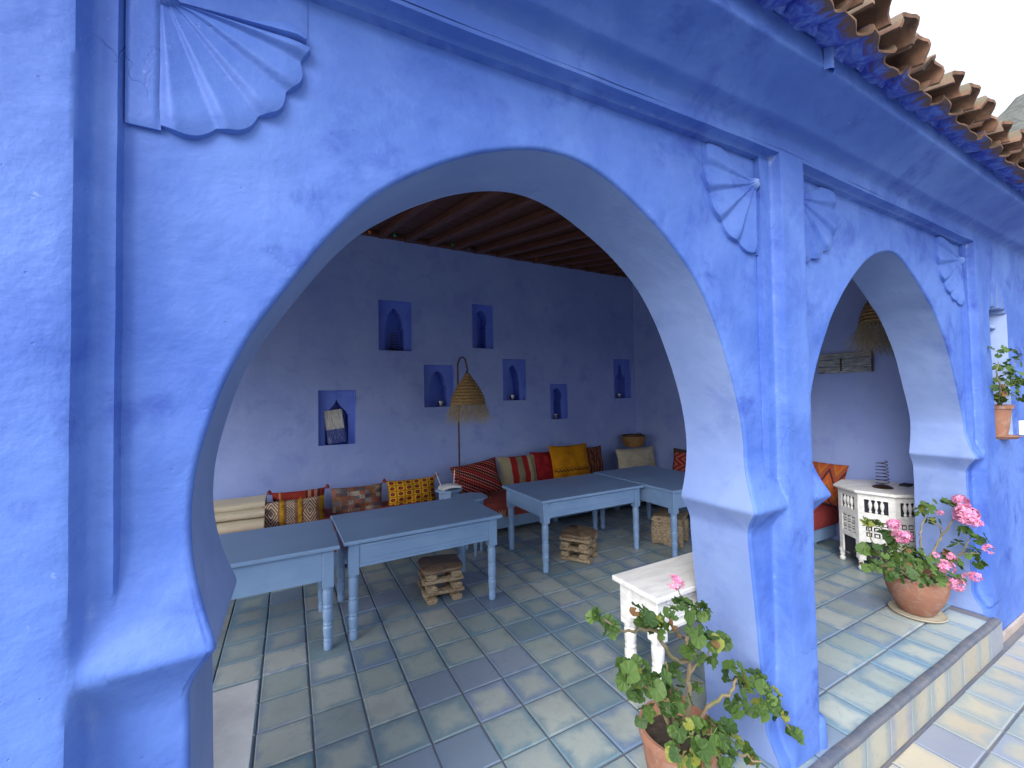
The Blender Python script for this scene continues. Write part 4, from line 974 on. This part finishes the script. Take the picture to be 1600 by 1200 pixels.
def cushion(label, mat, p, w, h, t=.13, lean=14, rz=0, roll=0, tassel=None, group='cushions leaning on the benches', pin=.08, name='cushion', fringe=None):
    """p = bottom centre of the cushion's front"""
    n = 22; g = G(); F, Bk = [], []; sd_ = len(bpy.data.objects)
    def shape(u, v):
        a, b = 2*u-1, 2*v-1
        k = max(0, (1-abs(a)**2.6))**.5*max(0, (1-abs(b)**2.6))**.5
        x = a*w/2*(1-pin*(1-abs(a)**3)*0-pin*(1-b*b)*0.9*abs(a)**2); z = b*h/2*(1-pin*(1-a*a)*abs(b)**2)
        wr = (noise.noise(Vector((a*2+sd_, b*2, 1)))*.028+noise.noise(Vector((a*6+sd_, b*4+a*2, 5)))*.010)*k
        return x, k*t/2+wr, z
    uvs = []
    for i in range(n+1):
        f, b = [], []
        for j in range(n+1):
            x, d, z = shape(i/n, j/n); f.append((x, -d, z+h/2)); b.append((x, d, z+h/2))
        F.append(f); Bk.append(b)
    g.grid(F, flip=False); g.grid(Bk, flip=True)
    me = g.mesh('cushion', mat, True, None); ul = me.uv_layers.new(name='UVMap')
    for poly in me.polygons:
        for li in poly.loop_indices:
            vi = me.loops[li].vertex_index % ((n+1)*(n+1)); ul.data[li].uv = ((vi//(n+1))/n, (vi % (n+1))/n)
    o = link(name, me, None, 0, 0, p, (R(-lean), R(roll), rz)); tag(o, label, 'cushion', group)
    if tassel:
        for sx in (-1, 1):
            tg = G()
            for q in range(16):
                a = q*2.4; tg.tube([(sx*w/2, 0, h-.005), (sx*(w/2+.012+.018*abs(math.cos(a))), -.012*math.sin(a), h+.016+.014*math.sin(q*1.3)), (sx*(w/2+.02+.02*math.cos(a)), .02*math.sin(a), h+.004-.02*math.cos(q*2.1))], .005, 4)
            tg.obj('tassel', tassel, o)
    if fringe:
        fg = G(); rg = random.Random(sd_)
        for sx in fringe[1]:
            for q in range(60):
                z = h*(q+.5)/60; x_ = sx*w/2 if abs(sx) == 1 else sx*w/2
                ins = pin*(1-(2*q/60-1)**2)*.9*w/2*(abs(sx) == 1)*(1 if sx > 0 else -1)
                y_ = -t/2*(1-abs(sx)**2.6)**.5*(max(0, 1-abs(2*q/60-1)**2.6)**.5) if abs(sx) < 1 else 0
                fg.tube([(x_-ins, y_, z), (x_-ins+sx*.006+rg.uniform(-.012, .012), y_-.014, z+rg.uniform(-.008, .008))], .0022, 3)
        fg.obj('fringe', fringe[0], o)
    return o
red_t = M['red']
def place(px_l, px_r, py_t, Y, zb, **k):
    a = at(px_l, py_t[0], Y); b = at(px_r, py_t[1], Y); return Vector(((a.x+b.x)/2, Y-.07, zb)), b.x-a.x, (a.z+b.z)/2-zb
def cush(label, mat, pl, pr, pt, Y=5.0, zb=.40, w=None, **k):
    p, ww, hh = place(pl, pr, pt, Y, zb); return cushion(label, mat, p, w or ww, hh, **k)
must = simple('mustard_fringe', (0.50, 0.28, 0.02), .9); crm = simple('cream_fringe', (0.5, 0.46, 0.38), .9)
cush('red striped kilim cushion, mostly hidden behind the brown one with white crosses', CL['rstripe'], 421, 511, (771, 758), 5.10, .39, w=.52, tassel=red_t, lean=8, t=.12)
cush('brown kilim cushion with white crosses and mustard fringe bands', CL['kilim'], 398, 507, (781, 775), 4.85, .38, lean=18, t=.14, fringe=(must, (-1, -.26, .26, 1)))
cush('patchwork kilim cushion in grey, rust and orange, left of the dotted yellow one', CL['multi'], 516, 598, (762, 753), 5.02, .36, lean=13)
cush('yellow cushion with rows of dark red dots and red corner tassels', CL['dots'], 603, 680, (748, 745), 5.05, .36, lean=12, tassel=red_t)
cush('crimson cushion with diagonal dotted white weave, leaning right of the lamp pole', CL['diag'], 711, 783, (727, 712), 4.92, .40, lean=18, roll=-7, t=.16)
cush('beige cushion with broad dark red stripes', CL['stripe'], 778, 838, (713, 707), 5.03, .40, lean=14)
cush('plain red cushion squeezed between the striped and the mustard ones', CL['red'], 832, 872, (704, 703), 5.05, .40, w=.50, lean=13)
cush('brown patterned cushion behind the mustard cushion', CL['brn'], 905, 940, (696, 697), 5.12, .40, w=.40, lean=8)
cush('large mustard silk cushion with a dark embroidered line', CL['must'], 860, 920, (696, 690), 4.90, .40, lean=14, t=.16)
dk = cush('dark blue cushion in shadow behind the cream cushion', cloth('navy_wool', lambda s, u, v: (0.02, 0.03, 0.07)), 985, 1030, (700, 702), 5.14, .38, w=.5, lean=6)
cr = cush('cream wool cushion with fringed edge under the tan basket', CL['cream'], 961, 1021, (697, 700), 4.95, .40, lean=10, t=.16, fringe=(crm, (1,)))
cushion('red ornament cushion with dark border leaning on the side wall beside the middle pier', CL['orn'], (5.22, 4.25, .40), .50, .42, lean=10, rz=R(-82))
cushion('orange and brown zigzag cushion on the side bench behind the octagonal table', CL['zig'], (5.17, 2.55, .42), .60, .46, lean=14, rz=R(-86), roll=4)
# folded blanket bolster at the left
bl = thing('folded_blanket', 'folded cream ribbed blankets stacked at the left end of the bench', 'blanket', (0, 0, 0))
for i, (z0, z1, y0) in enumerate(((.405, .52, 4.64), (.515, .60, 4.72), (.59, .665, 4.80))):
    g = G(); rows = []
    for xk in [(-1.5+1.28*i2/26) for i2 in range(27)]:
        rows.append([(xk, 4.98-(4.98-y0)*math.copysign(abs(math.cos(a))**.45, math.cos(a))+.006*noise.noise(Vector((xk*5, a, i))), (z0+z1)/2+(z1-z0)/2*math.copysign(abs(math.sin(a))**.6, math.sin(a))+.012*noise.noise(Vector((xk*3, a*.5, i+3)))) for a in [2*math.pi*q/28 for q in range(28)]])
    g.grid(rows, closed=True); g.f.append(tuple(range(28))[::-1]); g.f.append(tuple(26*28+q for q in range(28)))
    o = g.obj('fold', weathered('cream_blanket_%d' % i, (0.60, 0.54, 0.42), (0.50, 0.43, 0.32), (0.56, 0.50, 0.38), (1, 18, 18)), bl, True, 60)
# basket
bs = thing('wicker_basket', 'small tan wicker basket sitting on the cream cushion in the corner', 'basket', (4.97, 5.06, .80))
g = G(); g.lathe([(.13, .0), (.165, .05), (.185, .12), (.18, .17), (.165, .18), (.16, .165), (.165, .12), (.145, .05), (.0, .02)], seg=28, cap=False); g.obj('body', M['basket'], bs, True, 40)
G().lathe([(.172, .168), (.19, .175), (.19, .187), (.172, .193), (.16, .18)], seg=28, cap=False).obj('rim', M['iron'], bs, True)
G().tube([(.12+.06*math.cos(a), .0, .185+.03*math.sin(a)) for a in [math.pi*i/8 for i in range(9)]], .006, 6).obj('handle', M['iron'], bs)

# ------------------------------------------------------------------ LAMPS
def strawshade(t, c, r, h, fr, n=520, top=.022, seed=1):
    pr = []; K = 60
    for i in range(K+1):
        q = i/K; rr = lerp(top, r, q**.85*(1+.22*math.sin(math.pi*q)*1)) ; rr += .0055*math.sin(q*math.pi*2*10); pr.append((max(.006, rr), -q*h))
    g = G(); g.lathe(pr, c, 26, cap=False); g.obj('lamp_shade', M['straw'], t, True, 80)
    f = G(); rg = random.Random(seed)
    for i in range(n):
        a = rg.uniform(0, 2*math.pi); L = fr*rg.uniform(.45, 1.0); rr = r*rg.uniform(.9, 1.02); p = Vector((c[0]+rr*math.cos(a), c[1]+rr*math.sin(a), c[2]-h+.01)); pts_ = [p]
        d = Vector((math.cos(a)*rg.uniform(-.3, .18), math.sin(a)*rg.uniform(-.3, .18), -1))
        for q in range(4):
            d += Vector((rg.uniform(-.35, .35), rg.uniform(-.35, .35), rg.uniform(-.1, .1))); p = p+d.normalized()*L/4; pts_.append(p.copy())
        f.tube(pts_, .0011, 3, False)
    tag(f.obj('straw_fringe', M['fringe'], t), kind='stuff')
lx, ly = 1.76, 4.62
lp = thing('floor_lamp', 'tall iron floor lamp with a fringed conical straw shade in front of the niche wall', 'lamp', (lx, ly, 0))
pole = [(0, 0, .02), (0, 0, 1.2), (-.005, 0, 1.97), (0, 0, 2.06), (.02, -.01, 2.12), (.05, -.02, 2.135), (.08, -.03, 2.11), (.095, -.035, 2.04), (.098, -.04, 2.0)]
G().tube(pole, .010, 8).obj('pole', M['iron'], lp, True); G().lathe([(.14, 0), (.14, .012), (.02, .022), (.012, .06)], seg=24).obj('base', M['iron'], lp, True)
G().tube([(.098, -.04, 2.01), (.11, -.04, 1.985), (.09, -.04, 1.965), (.10, -.04, 1.94)], .009, 6).obj('hook', M['iron'], lp)
g = G()
for s_ in (-1, 1): g.tube([(.10, -.04, 1.97), (.10+s_*.035, -.04, 1.92)], .004, 5)
g.obj('hanger', M['iron'], lp)
strawshade(lp, (.105, -.04, 1.935), .21, .37, .27)
pc = at(1374, 470, 1.80)
pd = thing('pendant_lamp', 'dark straw pendant shade with long ragged fringe hanging inside the second arch', 'lamp', (pc.x+.02, 1.80, 2.62))
G().tube([(0, 0, 0), (0, 0, zc(1.8)-2.62)], .004, 6).obj('cord', M['iron'], pd)
strawshade(pd, (0, 0, .02), .17, .34, .36, 700, .03, 4)
for o in pd.children: pass

# ------------------------------------------------------------------ THINGS IN NICHES AND ON WALLS
pq = tag(G().box(-.10, .10, -.012, .012, -.20, .20).obj('painted_plaque', M['plaque'], None, bevel=.004, loc=(.475, YB+.03, 1.335), rot=(R(-9), R(-6), 0)), 'weathered white plaque with blue dipped foot leaning in the lowest left niche', 'plaque')
coil('spiral_ornament', 'rusty wire spiral standing in the upper left niche', (1.19, YB+.06, 2.268), .20, .055)
def cup(x, z, label):
    t = tag(G().lathe([(.022, 0), (.026, .004), (.03, .03), (.04, .06), (.042, .075), (.038, .075), (.034, .055), (.026, .02), (.0, .012)], seg=20, cap=False).obj('metal_cup', M['steel'], None, True, 40, loc=(x, YB+.035, z+.002)), label, 'cup', 'small metal cups in the wall niches')
cup(1.80, 1.534, 'small metal cup in the round-arched niche beside the lamp shade'); cup(2.90, 1.599, 'small metal cup in the pointed niche right of the lamp')
cup(3.66, 1.291, 'small metal cup in the narrow low horseshoe niche'); cup(4.98, 1.591, 'small metal cup in the niche next to the room corner')
wb = thing('driftwood_board', 'weathered grey plank panel fixed on the right side wall under the pendant lamp', 'board', (XR-.02, 2.23, 1.955))
for i, (z0, z1) in enumerate(((-.11, -.04), (-.036, .04), (.044, .11))):
    G().box(-.02, 0, -.25, .25, z0, z1).obj('plank', M['board'], wb, bevel=.004)
G().box(-.026, -.019, .02, .035, -.09, .05).obj('batten', M['iron'], wb); G().box(-.026, -.019, -.25, -.24, -.11, .11).obj('batten', M['iron'], wb)

# ------------------------------------------------------------------ POTS AND GERANIUMS
def leafmesh(seed):
    rg = random.Random(seed); g = G(); n = 21; ring = []; mid = []
    for i in range(n):
        a = R(22)+(2*math.pi-R(44))*i/(n-1)-math.pi/2+math.pi*0; lob = 1-.16*abs(math.sin((i/(n-1))*math.pi*3.5+.0))**.5+.05*rg.uniform(-1, 1)
        r = lob*(.92+.1*math.cos(a-math.pi/2)); ruf = .12*math.sin(i*2.1+seed)
        ring.append((r*math.cos(a), r*math.sin(a)+.12, .20*r*r+ruf*.8)); mid.append((.55*r*math.cos(a), .55*r*math.sin(a)+.08, .05+ruf*.3))
    g.v = [(0, 0, 0)]+mid+ring
    for i in range(n-1): g.f += [(0, 1+i, 2+i), (1+i, 1+n+i, 2+n+i, 2+i)]
    return g.mesh('leaf', M['leaf'], True)
LM = [leafmesh(i) for i in range(6)]
def flower(t, p, r, n, seed):
    rg = random.Random(seed); g = G()
    for i in range(n):
        d = Vector((rg.gauss(0, 1), rg.gauss(0, 1), rg.gauss(.3, .8))).normalized(); c = p+d*r*rg.uniform(.55, 1.0); a = d.orthogonal().normalized(); b = d.cross(a)
        ph = rg.uniform(0, 6.28)
        for k in range(5):
            an = ph+k*1.2566; u = a*math.cos(an)+b*math.sin(an); w = a*math.cos(an+1.57)+b*math.sin(an+1.57); s_ = r*.46*rg.uniform(.8, 1.15)
            g.add([c, c+u*s_*.6-w*s_*.33+d*s_*.15, c+u*s_*1.15+d*s_*.05, c+u*s_*.6+w*s_*.33+d*s_*.2], [(0, 1, 2, 3)])
    g.obj('flower_head', M['petal'], t)
def geranium(t, origin, clusters, stems, flowers, ls, seed, per=1.0, lim=290):
    """clusters: (point, radius, count)"""
    rg = random.Random(seed); loc = Vector(origin); g = G()
    for path, r0, r1 in stems:
        P_ = [Vector(q)-loc for q in path]; Q = []
        for a, b in zip(P_, P_[1:]):
            for k in range(4): Q.append(a.lerp(b, k/4)+Vector((rg.uniform(-1, 1), rg.uniform(-1, 1), rg.uniform(-1, 1)))*.006)
        Q.append(P_[-1]); g.tube(Q, [lerp(r0, r1, i/(len(Q)-1)) for i in range(len(Q))], 7)
    g.obj('stem', M['stem'], t, True)
    cnt = 0; st = G()
    for c, r, n in clusters:
        c = Vector(c)-loc
        for i in range(int(n*per)):
            if cnt >= lim: break
            d = Vector((rg.gauss(0, 1), rg.gauss(0, 1), rg.gauss(.15, .8))).normalized(); p = c+Vector((d.x*r, d.y*r, d.z*r*.8))*rg.uniform(.35, 1.0)
            nrm_ = (d*.75+Vector((0, -.45, .55))+Vector((rg.uniform(-.5, .5), rg.uniform(-.5, .5), rg.uniform(-.3, .3)))).normalized()
            q = nrm_.to_track_quat('Z', 'Y').to_euler(); q.rotate_axis('Z', rg.uniform(0, 6.28)); s_ = ls*rg.uniform(.55, 1.15)
            o = link('leaf', LM[rg.randrange(6)], t, 0, 0, p, q); o.scale = (s_, s_*rg.uniform(.85, 1.05), s_*rg.uniform(.5, 1.6)); cnt += 1
            st.tube([c+(p-c)*.1, p*0.5+c*.5-Vector((0, 0, .006)), p], .0015, 4, False)
    tag(st.obj('leaf_stalks', simple('green_stalk_%d' % seed, (0.16, 0.22, 0.06), .7), t), kind='stuff')
    for i, (p, r, n) in enumerate(flowers):
        p = Vector(p)-loc; flower(t, p, r, n, seed*10+i); st2 = None
# pot 1, in the big arch
pot1 = thing('potted_geranium', 'leggy geranium with a single pink bloom, potted in front of the white side table', 'potted plant', (1.40, 1.215, 0), 0, 'potted geraniums')
def potm(t, pr, seg=40):
    G().lathe(pr, seg=seg, cap=False).obj('pot', M['pot'], t, True, 50)
potm(pot1, [(.0, .002), (.095, 0), (.103, .01), (.128, .10), (.145, .20), (.148, .25), (.158, .252), (.161, .28), (.157, .292), (.145, .293), (.142, .265), (.13, .235)])
G().lathe([(.134, .24), (.09, .25), (.04, .255), (.0, .26)], seg=24, cap=False).obj('soil', M['soil'], pot1, True)
A = lambda x, y, Y=1.18: at(x, y, Y)
stems = [([(1.40, 1.22, .245), A(1078, 1100), A(1076, 1050), A(1072, 1000), A(1082, 955)], .012, .006),
         ([A(1074, 1035), A(1050, 1030, 1.15), A(1034, 1005, 1.12), A(1028, 985, 1.10), A(1000, 985, 1.08), A(965, 985, 1.05), A(935, 965, 1.03)], .009, .003),
         ([(1.42, 1.2, .245), A(1105, 1102, 1.15), A(1140, 1085, 1.12), A(1148, 1060, 1.12), A(1185, 1065, 1.10), A(1235, 1140, 1.06)], .009, .003),
         ([(1.36, 1.18, .245), A(1040, 1120, 1.1), A(1020, 1085, 1.08), A(985, 1055, 1.06)], .009, .003),
         ([(1.40, 1.20, .245), A(1052, 1130, 1.1), A(1045, 1070, 1.08), A(1040, 1035, 1.06)], .008, .003), ([A(1076, 1050), A(1098, 1030), A(1120, 1000)], .007, .003),
         ([A(1080, 965), A(1068, 935), A(1056, 915)], .003, .002), ([(1.42, 1.15, .245), A(1120, 1160, 1.02), A(1160, 1180, 1.0), A(1190, 1190, .98)], .008, .003)]
cl = [(A(*q[:2], q[2]), q[3], q[4]) for q in [(930, 965, 1.03, .03, 4), (957, 982, 1.04, .028, 4), (1000, 962, 1.06, .045, 6), (1015, 975, 1.08, .05, 7), (1040, 985, 1.08, .04, 6), (1070, 950, 1.16, .05, 9), (1095, 955, 1.18, .05, 7),
      (1050, 958, 1.14, .035, 5), (1080, 985, 1.15, .05, 6), (1112, 1000, 1.14, .045, 7), (1130, 1000, 1.16, .03, 4), (1085, 1025, 1.14, .045, 6), (1110, 1030, 1.18, .03, 3),
      (975, 1050, 1.05, .04, 6), (1000, 1045, 1.06, .05, 8), (1025, 1065, 1.06, .06, 9), (1040, 1095, 1.05, .06, 8), (1000, 1080, 1.07, .035, 4), (1060, 1085, 1.10, .05, 6), (1055, 1055, 1.08, .04, 4), (1092, 1075, 1.2, .03, 3),
      (1145, 1050, 1.12, .04, 6), (1162, 1075, 1.10, .05, 8), (1190, 1065, 1.08, .045, 8), (1205, 1090, 1.07, .05, 8), (1150, 1100, 1.10, .04, 5), (1185, 1110, 1.08, .04, 6), (1225, 1120, 1.05, .028, 4), (1240, 1148, 1.05, .016, 3),
      (1080, 1150, 1.02, .06, 10), (1110, 1150, 1.0, .06, 10), (1095, 1180, 1.0, .05, 9), (1130, 1190, .99, .06, 9), (1140, 1155, 1.02, .05, 8), (1180, 1185, .99, .035, 5), (1020, 1115, 1.1, .05, 5), (1055, 1125, 1.08, .05, 5), (1060, 1175, 1.0, .03, 4)]]
geranium(pot1, (1.40, 1.215, 0), cl, stems, [(A(1055, 911, 1.14), .030, 22)], .037, 7, 1.1)
# pot 2, on the step
pot2 = thing('potted_geranium', 'bushy geranium with many pink blooms in a wide terracotta bowl on the tiled step', 'potted plant', (4.065, 1.325, 0), 0, 'potted geraniums')
potm(pot2, [(.0, .02), (.088, .02), (.098, .03), (.14, .10), (.17, .18), (.18, .24), (.177, .275), (.186, .28), (.186, .295), (.172, .296), (.165, .27), (.155, .24)])
G().lathe([(.163, .25), (.1, .265), (.0, .27)], seg=24, cap=False).obj('soil', M['soil'], pot2, True)
G().lathe([(.0, .004), (.12, .0), (.148, .008), (.16, .02), (.157, .024), (.145, .016), (.11, .014), (.0, .014)], seg=40, cap=False).obj('saucer', M['saucer'], pot2, True, 40)
def B2(x, y, Y=1.28):                    # stay clear of the pier beside the pot
    p = at(x, y, Y)
    if p.x > 4.33: o = Vector((0, 0, 1.65)); p = o+(p-o)*(4.33/p.x)
    return p
stems = [([(4.05, 1.33, .26), B2(1450, 880), B2(1462, 855), B2(1470, 838), B2(1485, 820), B2(1500, 795)], .010, .004), ([B2(1470, 838), B2(1470, 825), B2(1455, 815)], .006, .004),
         ([(4.02, 1.33, .26), B2(1442, 870), B2(1438, 840), B2(1440, 820), B2(1448, 800)], .008, .004), ([(4.0, 1.30, .26), B2(1398, 885), B2(1402, 870), B2(1415, 855)], .008, .004),
         ([(4.1, 1.30, .26), B2(1490, 880), B2(1500, 865), B2(1530, 865)], .007, .003), ([B2(1500, 870), B2(1515, 845), B2(1522, 835)], .005, .003), ([(4.0, 1.28, .26), B2(1380, 880), B2(1365, 850), B2(1352, 815)], .006, .003)]
cl = [(B2(*q[:2], q[2]), q[3], q[4]) for q in [(1352, 815, 1.28, .03, 5), (1368, 822, 1.28, .05, 8), (1385, 835, 1.28, .04, 6), (1400, 850, 1.26, .08, 16), (1380, 870, 1.24, .09, 20), (1355, 860, 1.25, .045, 8), (1410, 880, 1.22, .10, 24), (1362, 885, 1.24, .06, 12),
      (1440, 880, 1.22, .10, 24), (1425, 860, 1.3, .08, 12), (1465, 890, 1.22, .09, 18), (1398, 900, 1.17, .06, 12), (1440, 905, 1.12, .05, 12), (1470, 905, 1.14, .045, 9), (1492, 880, 1.24, .06, 10), (1475, 865, 1.27, .05, 8),
      (1450, 790, 1.28, .055, 9), (1440, 800, 1.28, .045, 7), (1460, 815, 1.28, .05, 8), (1485, 788, 1.28, .05, 8), (1500, 805, 1.28, .045, 6), (1510, 828, 1.28, .05, 8), (1528, 840, 1.27, .05, 8), (1520, 865, 1.25, .055, 9), (1500, 850, 1.27, .05, 7), (1530, 880, 1.25, .035, 5), (1495, 905, 1.2, .035, 5)]]
fl = [(B2(1397, 820, 1.2), .042, 26), (B2(1410, 838, 1.2), .048, 32), (B2(1503, 783, 1.22), .05, 26), (B2(1510, 805, 1.2), .068, 46), (B2(1523, 817, 1.22), .04, 18), (B2(1470, 803), .03, 10), (B2(1545, 858), .036, 14), (B2(1486, 870, 1.18), .032, 12), (B2(1462, 868, 1.15), .026, 8), (B2(1478, 886, 1.12), .046, 22), (B2(1511, 900, 1.15), .03, 12), (B2(1524, 902, 1.15), .038, 16), (B2(1494, 912, 1.12), .046, 22)]
geranium(pot2, (4.065, 1.325, 0), cl, stems, fl, .040, 8, .84, 299)
# pot 3, in the wall niche
pot3 = thing('potted_geranium', 'geranium without blooms in a slim terracotta pot standing in the wall niche', 'potted plant', (5.02, 1.10, 1.247), 0, 'potted geraniums')
potm(pot3, [(.0, .02), (.06, .02), (.07, .06), (.085, .18), (.09, .235), (.102, .238), (.104, .265), (.09, .268), (.08, .22)])
G().lathe([(.085, .235), (.0, .25)], seg=20, cap=False).obj('soil', M['soil'], pot3, True)
G().lathe([(.0, .003), (.11, .0), (.135, .022), (.128, .025), (.10, .012), (.0, .012)], seg=28, cap=False).obj('saucer', M['pot'], pot3, True)
B3 = lambda x, y, Y=1.0: at(x, y, Y)
stems = [([(5.02, 1.09, 1.48), B3(1562, 600), B3(1556, 580), B3(1560, 565)], .007, .003), ([(5.02, 1.09, 1.48), B3(1570, 612), B3(1592, 620)], .006, .003), ([(5.02, 1.09, 1.48), B3(1575, 590), B3(1590, 560)], .005, .002)]
cl = [(B3(*q[:2], q[2]), q[3], q[4]) for q in [(1558, 550, 1.02, .05, 4), (1580, 548, 1.0, .05, 4), (1590, 562, .98, .06, 6), (1566, 580, 1.03, .08, 10), (1578, 595, 1.0, .10, 16), (1562, 605, 1.03, .10, 14), (1590, 600, .98, .07, 8), (1572, 620, 1.02, .08, 10), (1560, 625, 1.05, .05, 6), (1597, 622, .97, .05, 5)]]
geranium(pot3, (5.02, 1.10, 1.247), cl, stems, [], .038, 9, 1.0)
